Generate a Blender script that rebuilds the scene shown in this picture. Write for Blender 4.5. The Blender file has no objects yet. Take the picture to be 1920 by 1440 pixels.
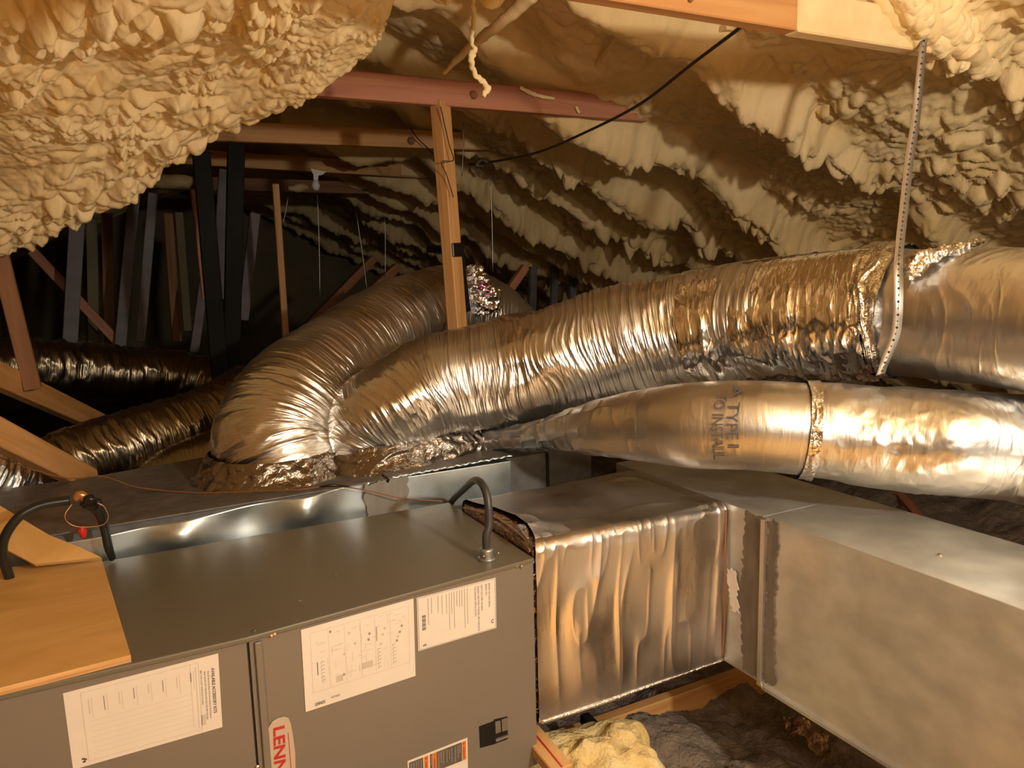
import bpy, math
import numpy as np
from mathutils import Matrix, Vector

# ------------------------------------------------------------------ frame of reference
F = 1430.0
CZ = 1.6                                     # eye height above the attic floor
def _n(v): return v / np.linalg.norm(v)
DN = _n(np.array([230., 9480., F]))          # image of "down"
AY = np.array([-760., -220., F]); AY = _n(AY - DN * AY.dot(DN))
AZ = -DN
AX = np.cross(AY, AZ)
def ray(px, py):
    d = np.array([px - 960., py - 720., F]); return np.array([d @ AX, d @ AY, d @ AZ])
def onz(px, py, z): r = ray(px, py); return r * (z / r[2])
def ony(px, py, y): r = ray(px, py); return r * (y / r[1])
def onx(px, py, x): r = ray(px, py); return r * (x / r[0])
def atd(px, py, d): return ray(px, py) * (d / F)
A = lambda *p: np.array(p, float)

# ------------------------------------------------------------------ camera, world, light, exposure
S = bpy.context.scene
COL = S.collection
cam = bpy.data.cameras.new('camera'); co = bpy.data.objects.new('camera', cam); COL.objects.link(co)
cam.sensor_fit = 'HORIZONTAL'; cam.sensor_width = 36; cam.lens = 36 * F / 1920; cam.clip_start = .02; cam.clip_end = 60
right = [AX[0], AY[0], AZ[0]]; down = [AX[1], AY[1], AZ[1]]; fwd = [AX[2], AY[2], AZ[2]]
M = Matrix(((right[0], -down[0], -fwd[0], 0), (right[1], -down[1], -fwd[1], 0), (right[2], -down[2], -fwd[2], CZ), (0, 0, 0, 1)))
co.matrix_world = M
S.camera = co

w = bpy.data.worlds.new('world'); S.world = w; w.use_nodes = True
w.node_tree.nodes['Background'].inputs[0].default_value = (1, .8, .6, 1)
w.node_tree.nodes['Background'].inputs[1].default_value = .02
S.view_settings.view_transform = 'Standard'; S.view_settings.look = 'None'
S.view_settings.gamma = 1; S.view_settings.exposure = 0.0
try: S.view_settings.use_curve_mapping = False
except Exception: pass

def lamp(name, loc, power, size, col):
    l = bpy.data.lights.new(name, 'POINT'); l.energy = power; l.shadow_soft_size = size; l.color = col
    o = bpy.data.objects.new(name, l); COL.objects.link(o); o.location = (loc[0], loc[1], loc[2] + CZ); return o
lamp('attic_bulb', (1.12, -.52, .32), 102, .045, (1, .89, .75))
lamp('fill_light', (.25, -1.1, .38), 32, .08, (1, .87, .70))  # added fill behind the viewer to lift the dark foam bays, no known bulb

# ------------------------------------------------------------------ numpy noise
def hsh(i, j, k, s):
    h = (i.astype(np.int64) * 374761393 + j.astype(np.int64) * 668265263 + k.astype(np.int64) * 2147483647 + s * 1274126177) & 0xffffffff
    h = ((h ^ (h >> 13)) * 1274126177) & 0xffffffff
    h = ((h ^ (h >> 16)) * 2246822519) & 0xffffffff
    h = h ^ (h >> 15)
    return (h & 0xffffff) / float(0xffffff)
def vn(P, s=0):
    """value noise in -1..1 on (N,3)"""
    I = np.floor(P); f = P - I; f = f * f * f * (f * (f * 6 - 15) + 10)
    i, j, k = I[:, 0], I[:, 1], I[:, 2]; out = 0
    for a in (0, 1):
        for b in (0, 1):
            for c in (0, 1):
                wgt = (f[:, 0] if a else 1 - f[:, 0]) * (f[:, 1] if b else 1 - f[:, 1]) * (f[:, 2] if c else 1 - f[:, 2])
                out = out + wgt * hsh(i + a, j + b, k + c, s)
    return out * 2 - 1
def fbm(P, o=3, s=0, g=.5):
    r = 0; a = 1
    for q in range(o): r = r + a * vn(P * (2.03 ** q) + 7.3 * q, s + q); a *= g
    return r
def wor(P, s=0, rnd=False):
    I = np.floor(P); f1 = np.full(len(P), 9.); f2 = np.full(len(P), 9.); cid = np.zeros(len(P))
    for a in (-1, 0, 1):
        for b in (-1, 0, 1):
            for c in (-1, 0, 1):
                i, j, k = I[:, 0] + a, I[:, 1] + b, I[:, 2] + c
                d = (i + hsh(i, j, k, s) - P[:, 0]) ** 2 + (j + hsh(i, j, k, s + 11) - P[:, 1]) ** 2 + (k + hsh(i, j, k, s + 23) - P[:, 2]) ** 2
                m = d < f1
                f2 = np.where(m, f1, np.minimum(f2, d)); f1 = np.where(m, d, f1)
                if rnd: cid = np.where(m, hsh(i, j, k, s + 37), cid)
    return (np.sqrt(f1), np.sqrt(f2), cid) if rnd else (np.sqrt(f1), np.sqrt(f2))

# ------------------------------------------------------------------ materials
def mat(name, base, rough=.6, metal=0, **kw):
    m = bpy.data.materials.new(name); m.use_nodes = True
    nt = m.node_tree; N = nt.nodes; L = nt.links; b = N['Principled BSDF']
    b.inputs['Base Color'].default_value = (*base, 1); b.inputs['Roughness'].default_value = rough; b.inputs['Metallic'].default_value = metal
    tc = N.new('ShaderNodeTexCoord')
    src = kw.get('coord', 'Object')
    if kw.get('base2'):
        mp = N.new('ShaderNodeMapping'); mp.inputs['Scale'].default_value = kw.get('scale', (5, 5, 5)); L.new(tc.outputs[src], mp.inputs[0])
        n = N.new('ShaderNodeTexNoise'); n.inputs['Scale'].default_value = 1; n.inputs['Detail'].default_value = kw.get('detail', 5); n.inputs['Distortion'].default_value = kw.get('dist', 0)
        L.new(mp.outputs[0], n.inputs[0])
        r = N.new('ShaderNodeValToRGB'); r.color_ramp.elements[0].position = kw.get('lo', .35); r.color_ramp.elements[1].position = kw.get('hi', .65)
        r.color_ramp.elements[0].color = (*base, 1); r.color_ramp.elements[1].color = (*kw['base2'], 1)
        L.new(n.outputs[0], r.inputs[0]); L.new(r.outputs[0], b.inputs['Base Color'])
    if kw.get('rough2') is not None:
        n3 = N.new('ShaderNodeTexNoise'); n3.inputs['Scale'].default_value = kw.get('rscale', 6); L.new(tc.outputs[src], n3.inputs[0])
        mr = N.new('ShaderNodeMapRange'); mr.inputs[3].default_value = rough; mr.inputs[4].default_value = kw['rough2']
        mr.inputs[1].default_value = .35; mr.inputs[2].default_value = .65
        L.new(n3.outputs[0], mr.inputs[0]); L.new(mr.outputs[0], b.inputs['Roughness'])
    if kw.get('bump'):
        mp2 = N.new('ShaderNodeMapping'); mp2.inputs['Scale'].default_value = kw.get('bscale', (40, 40, 40)); L.new(tc.outputs[src], mp2.inputs[0])
        n2 = N.new('ShaderNodeTexNoise'); n2.inputs['Scale'].default_value = 1; n2.inputs['Detail'].default_value = kw.get('bdetail', 3); n2.inputs['Distortion'].default_value = kw.get('bdist', 0)
        L.new(mp2.outputs[0], n2.inputs[0])
        bp = N.new('ShaderNodeBump'); bp.inputs['Strength'].default_value = kw['bump']; bp.inputs['Distance'].default_value = kw.get('bd', .01)
        L.new(n2.outputs[0], bp.inputs['Height']); L.new(bp.outputs[0], b.inputs['Normal'])
    if kw.get('spec') is not None: b.inputs['Specular IOR Level'].default_value = kw['spec']
    return m
m_foam = mat('spray_foam', (.88, .665, .33), .6, base2=(.92, .74, .43), scale=(9, 9, 9), bump=.35, bscale=(70, 70, 70), bd=.006, spec=.3)
m_foam_r = mat('spray_foam_aged', (.80, .59, .28), .66, base2=(.88, .68, .37), scale=(5, 5, 5), bump=.35, bscale=(60, 60, 60), bd=.008, spec=.3)
m_wood = mat('pine', (.58, .285, .095), .6, coord='UV', base2=(.76, .43, .17), scale=(1.5, 22, 1), detail=6, dist=.6, bump=.15, bscale=(3, 90, 1), bd=.003)
m_woodb = mat('orange_pine', (.50, .225, .07), .6, coord='UV', base2=(.62, .33, .12), scale=(1.5, 22, 1), detail=6, dist=.6, bump=.15, bscale=(3, 90, 1), bd=.003)
m_woodr = mat('redwood_stained_pine', (.42, .16, .09), .6, coord='UV', base2=(.60, .27, .15), scale=(1.5, 22, 1), detail=6, dist=.6, bump=.15, bscale=(3, 90, 1), bd=.003)
m_woodk = mat('old_pine', (.22, .10, .04), .7, coord='UV', base2=(.34, .16, .07), scale=(1.5, 22, 1), detail=6, dist=.6)
m_pale = mat('pale_dusty_board', (.26, .235, .25), .8, base2=(.18, .165, .175), scale=(3, 3, 12))
m_dark = mat('dark_post', (.007, .007, .007), .6, base2=(.014, .014, .012), scale=(6, 6, 3), spec=.08)
m_spray = mat('thin_overspray', (.86, .66, .36), .6, base2=(.80, .56, .28), scale=(14, 14, 14), bump=.3, bscale=(60, 60, 60), bd=.004)
m_ply = mat('plywood', (.66, .37, .11), .5, base2=(.84, .53, .20), scale=(3.5, 9, 5), detail=6, dist=1.2, lo=.3, hi=.7)
m_plyedge = mat('plywood_edge', (.80, .50, .22), .7, base2=(.55, .28, .1), scale=(5, 5, 160))
m_mylar = mat('mylar_jacket', (.76, .76, .75), .22, 1, coord='UV', bump=.45, bscale=(150, 9, 1), bdetail=4, bdist=.8, bd=.006, rough2=.42, rscale=4)
m_mylars = mat('smooth_mylar', (.68, .68, .67), .30, 1, coord='UV', bump=.25, bscale=(40, 14, 1), bdetail=3, bdist=.8, bd=.006, rough2=.40, rscale=4)
m_tape = mat('foil_tape', (.90, .90, .92), .13, 1, bump=.5, bscale=(60, 60, 60), bdist=1.5, bd=.008)
m_sleeve = mat('sleeve_foil', (.90, .90, .91), .14, 1, coord='UV', bump=.35, bscale=(70, 14, 1), bdist=1.2, bd=.006)
m_mylardk = mat('shade_painted_mylar', (.34, .31, .28), .25, 1, bump=.5, bscale=(60, 60, 60), bdist=1, bd=.008)  # shade and dark reflections on the collars put into the base colour
m_mylard = mat('dull_brown_mylar', (.30, .26, .18), .28, 1, coord='UV', bump=.6, bscale=(120, 9, 1), bdist=.8, bd=.006)  # darker, browner base than the other jackets
m_fsk = mat('foil_faced_wrap', (.84, .82, .82), .24, 1, bump=.16, bscale=(26, 26, 9), bdist=1, bd=.006, rough2=.4, rscale=5)
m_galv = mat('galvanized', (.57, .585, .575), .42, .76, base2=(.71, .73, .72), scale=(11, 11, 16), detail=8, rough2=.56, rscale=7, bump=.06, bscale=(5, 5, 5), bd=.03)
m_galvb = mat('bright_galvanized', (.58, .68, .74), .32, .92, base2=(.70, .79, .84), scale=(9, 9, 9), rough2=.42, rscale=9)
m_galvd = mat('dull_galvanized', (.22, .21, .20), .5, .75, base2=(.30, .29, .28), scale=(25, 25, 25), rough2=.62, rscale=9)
m_mastic = mat('duct_mastic', (.15, .125, .10), .6, base2=(.21, .18, .145), scale=(30, 30, 8), bump=.4, bscale=(120, 120, 12), bd=.004)
m_mastic2 = mat('grey_mastic', (.33, .31, .29), .6, base2=(.25, .24, .23), scale=(30, 30, 8), bump=.4, bscale=(90, 90, 12), bd=.004)
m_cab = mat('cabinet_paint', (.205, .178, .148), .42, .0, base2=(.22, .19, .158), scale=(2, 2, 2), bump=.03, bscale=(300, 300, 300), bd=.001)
m_cabt = mat('cabinet_paint_top_shade', (.155, .138, .10), .42, .0, base2=(.17, .15, .11), scale=(2, 2, 2), bump=.03, bscale=(300, 300, 300), bd=.001)  # same cabinet paint, darkened to put the top face's shade into the colour
m_gap = mat('dark_gap', (.02, .018, .015), .8)
m_paper = mat('white_paper', (.80, .735, .68), .6, base2=(.83, .77, .71), scale=(12, 12, 12))
m_ink = mat('black_ink', (.10, .09, .09), .6)
m_inkl = mat('faded_ink', (.62, .54, .49), .6)
m_inkm = mat('grey_ink', (.33, .28, .26), .6)
m_red = mat('red_ink', (.50, .035, .03), .4)
m_badge = mat('badge_plastic', (.56, .44, .36), .35)
m_orange = mat('orange_print', (.80, .22, .03), .5)
m_brownp = mat('dark_print_panel', (.10, .085, .07), .6, base2=(.16, .14, .12), scale=(20, 90, 20))
m_screw = mat('zinc_screw', (.75, .72, .68), .25, 1)
m_cond = mat('grey_conduit', (.05, .05, .055), .38)
m_condk = mat('black_conduit', (.02, .022, .02), .3)
m_fit = mat('cast_zinc', (.42, .44, .46), .35, .8)
m_blk = mat('black_plastic', (.012, .012, .012), .3)
m_wire = mat('brown_wire', (.30, .13, .05), .4)
m_copper = mat('copper_wire', (.6, .3, .12), .3, .6)
m_wirek = mat('black_cable', (.03, .02, .015), .5)
m_rednut = mat('red_wire_nut', (.75, .04, .02), .4)
m_white = mat('white_plastic', (.62, .60, .62), .5)
m_batt = mat('yellow_fiberglass', (.78, .58, .24), .9, base2=(.88, .74, .42), scale=(14, 14, 14), bump=.7, bscale=(90, 90, 90), bd=.012)
m_cell = mat('grey_cellulose', (.17, .135, .11), .95, base2=(.27, .22, .18), scale=(25, 25, 25), bump=.8, bscale=(90, 90, 90), bd=.015)
m_gable = mat('gable_board', (.26, .22, .12), .9, base2=(.20, .17, .09), scale=(2, 2, 2))
m_brwrap = mat('copper_toned_foil', (.62, .42, .30), .25, 1, bump=.7, bscale=(50, 50, 50), bdist=1.5, bd=.01)
m_purple = mat('pink_glint_foil', (.75, .30, .55), .2, 1, bump=.6, bscale=(60, 60, 60), bd=.01)  # pink glint on the tape put into the foil colour
m_strap = mat('galvanized_strap', (.62, .61, .60), .38, .9)

# ------------------------------------------------------------------ object builders
LOC = {}
def link(o, parent, origin):
    COL.objects.link(o)
    if parent is not None: o.parent = parent; LOC[o.name] = LOC[parent.name]
    else:
        LOC[o.name] = np.array(origin, float); o.location = Vector(LOC[o.name]) + Vector((0, 0, CZ))
def tag(o, label=None, cat=None, group=None, kind=None):
    if label: o['label'] = label
    if cat: o['category'] = cat
    if group: o['group'] = group
    if kind: o['kind'] = kind
    return o
def thing(name, loc, label, cat, group=None):
    o = bpy.data.objects.new(name, None); o.empty_display_size = .05; link(o, None, loc); return tag(o, label, cat, group)
def mesh(name, V, Fc, m, parent=None, origin=None, uv=None, smooth=False, midx=None, label=None):
    V = np.asarray(V, float)
    if parent is None:
        if origin is None: origin = A(V[:, 0].mean(), V[:, 1].mean(), V[:, 2].min())
        base = np.array(origin, float)
    else: base = LOC[parent.name]
    me = bpy.data.meshes.new(name)
    Vl = V - base
    if isinstance(Fc, np.ndarray):
        nf, k = Fc.shape
        me.vertices.add(len(V)); me.vertices.foreach_set('co', Vl.astype(np.float32).ravel())
        me.loops.add(nf * k); me.loops.foreach_set('vertex_index', Fc.astype(np.int32).ravel())
        me.polygons.add(nf); me.polygons.foreach_set('loop_start', np.arange(0, nf * k, k, dtype=np.int32))
        me.update(calc_edges=True); li = Fc.ravel()
    else:
        me.from_pydata([tuple(v) for v in Vl], [], Fc); me.update(); li = np.array([i for f in Fc for i in f])
    for x in (m if isinstance(m, (list, tuple)) else [m]): me.materials.append(x)
    if midx is not None: me.polygons.foreach_set('material_index', np.array(midx, dtype=np.int32))
    if uv is not None:
        l = me.uv_layers.new(name='uv'); l.data.foreach_set('uv', np.asarray(uv, np.float32)[li].ravel())
    if smooth: me.polygons.foreach_set('use_smooth', np.ones(len(me.polygons), dtype=bool))
    o = bpy.data.objects.new(name, me); link(o, parent, base)
    if label: o['label'] = label
    return o
def grid_faces(a, b, wrap=False):
    i = np.arange(a - 1)[:, None]; nb = b if wrap else b - 1
    j = np.arange(nb)[None, :]; j2 = (j + 1) % b
    q = np.stack([i * b + j, i * b + j2, (i + 1) * b + j2, (i + 1) * b + j], -1)
    return q.reshape(-1, 4)
def crom(P, n, closed=False):
    """Catmull-Rom through rows of P (k,...) -> n samples"""
    P = np.asarray(P, float); k = len(P)
    t = np.linspace(0, k - 1, n) if np.isscalar(n) else n
    i = np.clip(np.floor(t).astype(int), 0, k - 2); u = (t - i).reshape((-1,) + (1,) * (P.ndim - 1))
    Q = np.concatenate([(2 * P[0] - P[1])[None], P, (2 * P[-1] - P[-2])[None]])
    p0, p1, p2, p3 = Q[i], Q[i + 1], Q[i + 2], Q[i + 3]
    return .5 * (2 * p1 + (p2 - p0) * u + (2 * p0 - 5 * p1 + 4 * p2 - p3) * u ** 2 + (3 * p1 - p0 - 3 * p2 + p3) * u ** 3)
def resample(C, n):
    s = np.concatenate([[0], np.cumsum(np.linalg.norm(np.diff(C[:, :3], axis=0), axis=1))])
    t = np.linspace(0, s[-1], n)
    return np.stack([np.interp(t, s, C[:, q]) for q in range(C.shape[1])], 1), t
def tube(name, pts, r, m, parent=None, n=40, k=10, disp=None, label=None, seed=0, cap=True, flat=None):
    """tube along control points; r scalar or list; disp(s,theta,P)->radial offset"""
    P = np.asarray(pts, float); R = np.full(len(P), float(r)) if np.isscalar(r) else np.asarray(r, float)
    C = crom(np.column_stack([P, R]), max(40, len(P) * 16)); C, s = resample(C, n)
    c = C[:, :3]; rad = C[:, 3]
    T = np.gradient(c, axis=0); T /= np.linalg.norm(T, axis=1)[:, None]
    ref = A(0, 0, 1) if abs(T[0, 2]) < .9 else A(0, 1, 0)
    u = np.cross(T[0], ref); u /= np.linalg.norm(u); U = [u]
    for q in range(1, n):
        u = U[-1] - T[q] * (U[-1] @ T[q]); U.append(u / np.linalg.norm(u))
    U = np.array(U); W = np.cross(T, U)
    th = np.linspace(0, 2 * np.pi, k, endpoint=False)
    D = U[:, None] * np.cos(th)[None, :, None] + W[:, None] * np.sin(th)[None, :, None]
    rr = np.repeat(rad[:, None], k, 1)
    if disp is not None:
        Sg = np.repeat(s[:, None], k, 1); Tg = np.repeat(th[None], n, 0)
        rr = rr + disp(Sg.ravel(), Tg.ravel(), (c[:, None] + D * rad[:, None, None]).reshape(-1, 3), D.reshape(-1, 3)).reshape(n, k)
    V = (c[:, None] + D * rr[..., None]).reshape(-1, 3)
    uv = np.stack([np.repeat(s, k), np.tile(np.abs(th / np.pi - 1) * np.pi * rad.mean(), n)], 1)
    Fq = grid_faces(n, k, True)
    if cap:
        V = np.concatenate([V, c[:1], c[-1:]]); uv = np.concatenate([uv, [[0, 0]], [[s[-1], 0]]]); e0 = n * k; e1 = e0 + 1
        j = np.arange(k); j2 = (j + 1) % k
        c0 = np.stack([np.full(k, e0), j2, j, np.full(k, e0)], 1)[:, :3]; c1 = np.stack([np.full(k, e1), (n - 1) * k + j, (n - 1) * k + j2], 1)
        Fl = [tuple(x) for x in Fq.tolist()] + [tuple(x) for x in c0.tolist()] + [tuple(x) for x in c1.tolist()] if n * k < 6000 else None
        if Fl is not None: return mesh(name, V, Fl, m, parent, origin=c[0] if parent is None else None, uv=uv, smooth=True, label=label)
        V = V[:-2]; uv = uv[:-2]
    return mesh(name, V, Fq, m, parent, origin=c[0] if parent is None else None, uv=uv, smooth=True, label=label)
def prism(name, poly, off, m, parent=None, label=None, bevel=0, midx=None, origin=None, uv=None):
    """extrude planar polygon (list of 3d pts) by vector off"""
    p = np.array(poly, float); n = len(p); V = np.concatenate([p, p + np.array(off, float)])
    nrm = np.cross(p[1] - p[0], p[2] - p[1])
    Fc = [tuple(range(n)), tuple(range(2 * n - 1, n - 1, -1))] + [((i + 1) % n, i, n + i, n + (i + 1) % n) for i in range(n)]
    a = sum(np.cross(p[i] - p[0], p[(i + 1) % n] - p[0]) for i in range(1, n - 1))
    if a @ np.array(off) > 0: Fc = [tuple(reversed(f)) for f in Fc]
    o = mesh(name, V, Fc, m, parent, label=label, midx=midx, origin=origin)
    if bevel:
        b = o.modifiers.new('bevel', 'BEVEL'); b.width = bevel; b.segments = 2; b.limit_method = 'ANGLE'
    return o
def box(name, lo, hi, m, parent=None, label=None, bevel=0):
    lo = np.array(lo, float); hi = np.array(hi, float)
    return prism(name, [A(lo[0], lo[1], lo[2]), A(hi[0], lo[1], lo[2]), A(hi[0], hi[1], lo[2]), A(lo[0], hi[1], lo[2])], (0, 0, hi[2] - lo[2]), m, parent, label, bevel)
def board(name, p0, p1, w, h, m, parent=None, up=(0, 0, 1), label=None, bevel=.003, jit=0):
    """lumber from p0 to p1; h along 'up', w sideways; uv: u along, v around"""
    p0 = np.array(p0, float); p1 = np.array(p1, float); t = p1 - p0; L = np.linalg.norm(t); t /= L
    s = np.cross(t, np.array(up, float)); s /= np.linalg.norm(s); v = np.cross(s, t)
    ns = max(2, int(L / .25) + 1)
    V = []; uv = []
    for q in range(ns):
        c = p0 + t * L * q / (ns - 1)
        for (a, b, vv) in ((-1, -1, 0), (1, -1, w), (1, 1, w + h), (-1, 1, 2 * w + h)):
            V.append(c + s * a * w / 2 + v * b * h / 2); uv.append((L * q / (ns - 1) + p0[0] * 1.7 + p0[1], vv + p0[1] * .37))
    Fc = []
    for q in range(ns - 1):
        for j in range(4): Fc.append((q * 4 + j, q * 4 + (j + 1) % 4, q * 4 + 4 + (j + 1) % 4, q * 4 + 4 + j))
    Fc.append((3, 2, 1, 0)); e = (ns - 1) * 4; Fc.append((e, e + 1, e + 2, e + 3))
    o = mesh(name, V, Fc, m, parent, origin=p1 if parent is None and p1[2] < p0[2] else (p0 if parent is None else None), uv=uv, label=label)
    if bevel: b = o.modifiers.new('bevel', 'BEVEL'); b.width = bevel; b.segments = 1
    return o
def screw(name, p, nrm, r, m, parent):
    nrm = _n(np.array(nrm, float)); ref = A(0, 0, 1) if abs(nrm[2]) < .9 else A(1, 0, 0); u = _n(np.cross(nrm, ref)); v = np.cross(nrm, u)
    V = []; 
    for q, (rr, h) in enumerate(((r, 0), (r, .4 * r), (.6 * r, .7 * r))):
        for j in range(8): a = j * math.pi / 4; V.append(np.array(p) + u * math.cos(a) * rr + v * math.sin(a) * rr + nrm * h)
    Fc = [(q * 8 + j, q * 8 + (j + 1) % 8, q * 8 + 8 + (j + 1) % 8, q * 8 + 8 + j) for q in range(2) for j in range(8)] + [tuple(16 + j for j in range(8))]
    return mesh(name, V, Fc, m, parent)

# ================================================================== SETTING
def foam_sheet(name, G, nu, nv, dispf, m, label, su=None, sv=None):
    """G control grid (rows, cols, 3) -> fine surface displaced along its normal"""
    tu = np.linspace(0, G.shape[0] - 1, nu) if su is None else su
    tv = np.linspace(0, G.shape[1] - 1, nv) if sv is None else sv
    R = crom(G, tu); R = crom(np.swapaxes(R, 0, 1), tv); R = np.swapaxes(R, 0, 1)
    du = np.gradient(R, axis=0); dv = np.gradient(R, axis=1); N = np.cross(du, dv); N /= (np.linalg.norm(N, axis=2)[..., None] + 1e-9)
    P = R.reshape(-1, 3); Nn = N.reshape(-1, 3)
    V = dispf(P, Nn)
    return mesh(name, V, grid_faces(len(tu), len(tv)), m, smooth=True, origin=A(V[:, 0].mean(), V[:, 1].mean(), V[:, 2].min()), label=label)

def lumps(P, sc, amp, s):
    """irregular nubs and lobes of spray foam, sizes mixed, some areas smooth"""
    wp = P + .5 * sc * np.stack([vn(P / sc * .55, s + 50), vn(P / sc * .55 + 9, s + 51), vn(P / sc * .55 + 17, s + 52)], 1)
    f1, f2, r1 = wor(wp / sc, s, True); edge = np.clip((f2 - f1) * 2.6, 0, 1) ** .6
    h = np.clip(1 - (f1 / .95) ** 2, 0, 1) ** .7 * (.35 + .85 * r1 ** 1.5) * edge
    g1, g2, r2 = wor(wp / (sc * .47) + 5, s + 3, True)
    h2 = np.clip(1 - (g1 / .95) ** 2, 0, 1) ** .7 * (.25 + .9 * r2 ** 2) * np.clip((g2 - g1) * 2.6, 0, 1) ** .6
    big = np.clip(.65 + 1.1 * vn(P / (sc * 3.0), s + 7), .05, 1.5)
    return amp * (h * big + .42 * h2 * np.clip(.5 + 1.3 * vn(P / (sc * 2), s + 9), 0, 1.4))

# right-hand roof slope: z = 1.47 - .42 x, rafters at y = 1.41, 2.01, 2.7, 3.3 ... sheathed in foam
RAF = [-2.1, -1.5, -.9, -.3, .3, .85, 1.36, 2.02, 2.74, 3.32, 3.92, 4.5, 5.1, 5.7, 6.3, 6.9, 7.5, 8.1, 8.7, 9.3]
def right_slope():
    ys = np.concatenate([np.linspace(-3, .6, 70), np.linspace(.61, 4.4, 470), np.linspace(4.41, 9.9, 300)])
    xs = np.concatenate([np.linspace(.95, 1.6, 60), np.linspace(1.61, 3.9, 330), np.linspace(3.92, 7.0, 90)])
    Yg, Xg = np.meshgrid(ys, xs, indexing='ij')
    P = np.stack([Xg.ravel(), Yg.ravel(), 1.47 - .42 * Xg.ravel()], 1)
    N = _n(A(-.42, 0, -1)); sc = np.array([1, 1, 1.])
    x, y = P[:, 0], P[:, 1]
    h = np.zeros(len(P)); wob = .06 * vn(np.stack([x * 2.2, y * .9, 0 * x], 1), 3) + .022 * vn(np.stack([x * 7, y * 3, 0 * x], 1), 4) + .012 * vn(np.stack([x * 19, y * 9, 0 * x], 1), 14)
    d = np.min(np.abs((y + wob)[:, None] - np.array(RAF)[None]), axis=1)
    wd = .070 + .025 * vn(np.stack([x * 3, y * 2, 0 * x], 1), 5)
    rid = np.exp(-(d / wd) ** 4)
    amp = np.clip(.115 + .06 * vn(np.stack([x * 1.6, y * 1.1, 0 * x + 3], 1), 6) + .045 * vn(np.stack([x * 5, y * 3, 0 * x + 3], 1), 16), .01, .2)
    h += rid * amp
    h += .055 * fbm(np.stack([x * 1.7, y * 2.2, 0 * x], 1), 2, 8)
    patch = .5 + .5 * np.clip(2.4 * vn(np.stack([x * 2.1, y * 2.6, 0 * x + 5], 1), 12) + .1 + .9 * np.clip(2.4 - y, -1, .9), -1, 1)      # lumpy areas against smoother bays
    near_ridge = np.clip((x - 1.2) / .9, .25, 1)
    h += (lumps(P, .085, .052, 20) * (.10 + 1.0 * np.maximum(rid, patch * .9)) + .3 * lumps(P, .045, .05, 24) * patch) * near_ridge
    h += .006 * fbm(P * 30, 2, 33)
    V = P + N * h[:, None]
    # lumps droop a little: pull their tops downslope
    V += (np.array([.9, .0, -.45]) * .45)[None] * np.clip(h - .05, 0, .2)[:, None]
    o = mesh('wall_right', V, grid_faces(len(ys), len(xs)), m_foam_r, smooth=True, origin=A(4, 1.5, V[:, 2].min()))
    tag(o, 'sloping right side of the attic roof, rafters buried in lumpy tan spray foam', kind='structure')
right_slope()

def left_roof():
    ys = np.linspace(-3, 9.9, 420); xs = np.linspace(-4.2, 1.0, 150)
    Yg, Xg = np.meshgrid(ys, xs, indexing='ij')
    P = np.stack([Xg.ravel(), Yg.ravel(), .65 + .42 * Xg.ravel()], 1); x, y = P[:, 0], P[:, 1]
    N = _n(A(.42, 0, -1)); d = np.min(np.abs(y[:, None] - np.array(RAF)[None]), axis=1)
    h = np.exp(-(d / .08) ** 4) * .06 + lumps(P, .1, .05, 60) * .35 + .03 * vn(P * 2, 62)
    V = P + N * h[:, None]
    o = mesh('ceiling', V, grid_faces(len(ys), len(xs))[:, ::-1].copy(), m_foam_r, smooth=True, origin=A(-1.5, 1.5, V[:, 2].min()))
    tag(o, 'upper foam-covered roof deck rising to the ridge behind the beams', kind='structure')
left_roof()

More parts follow.
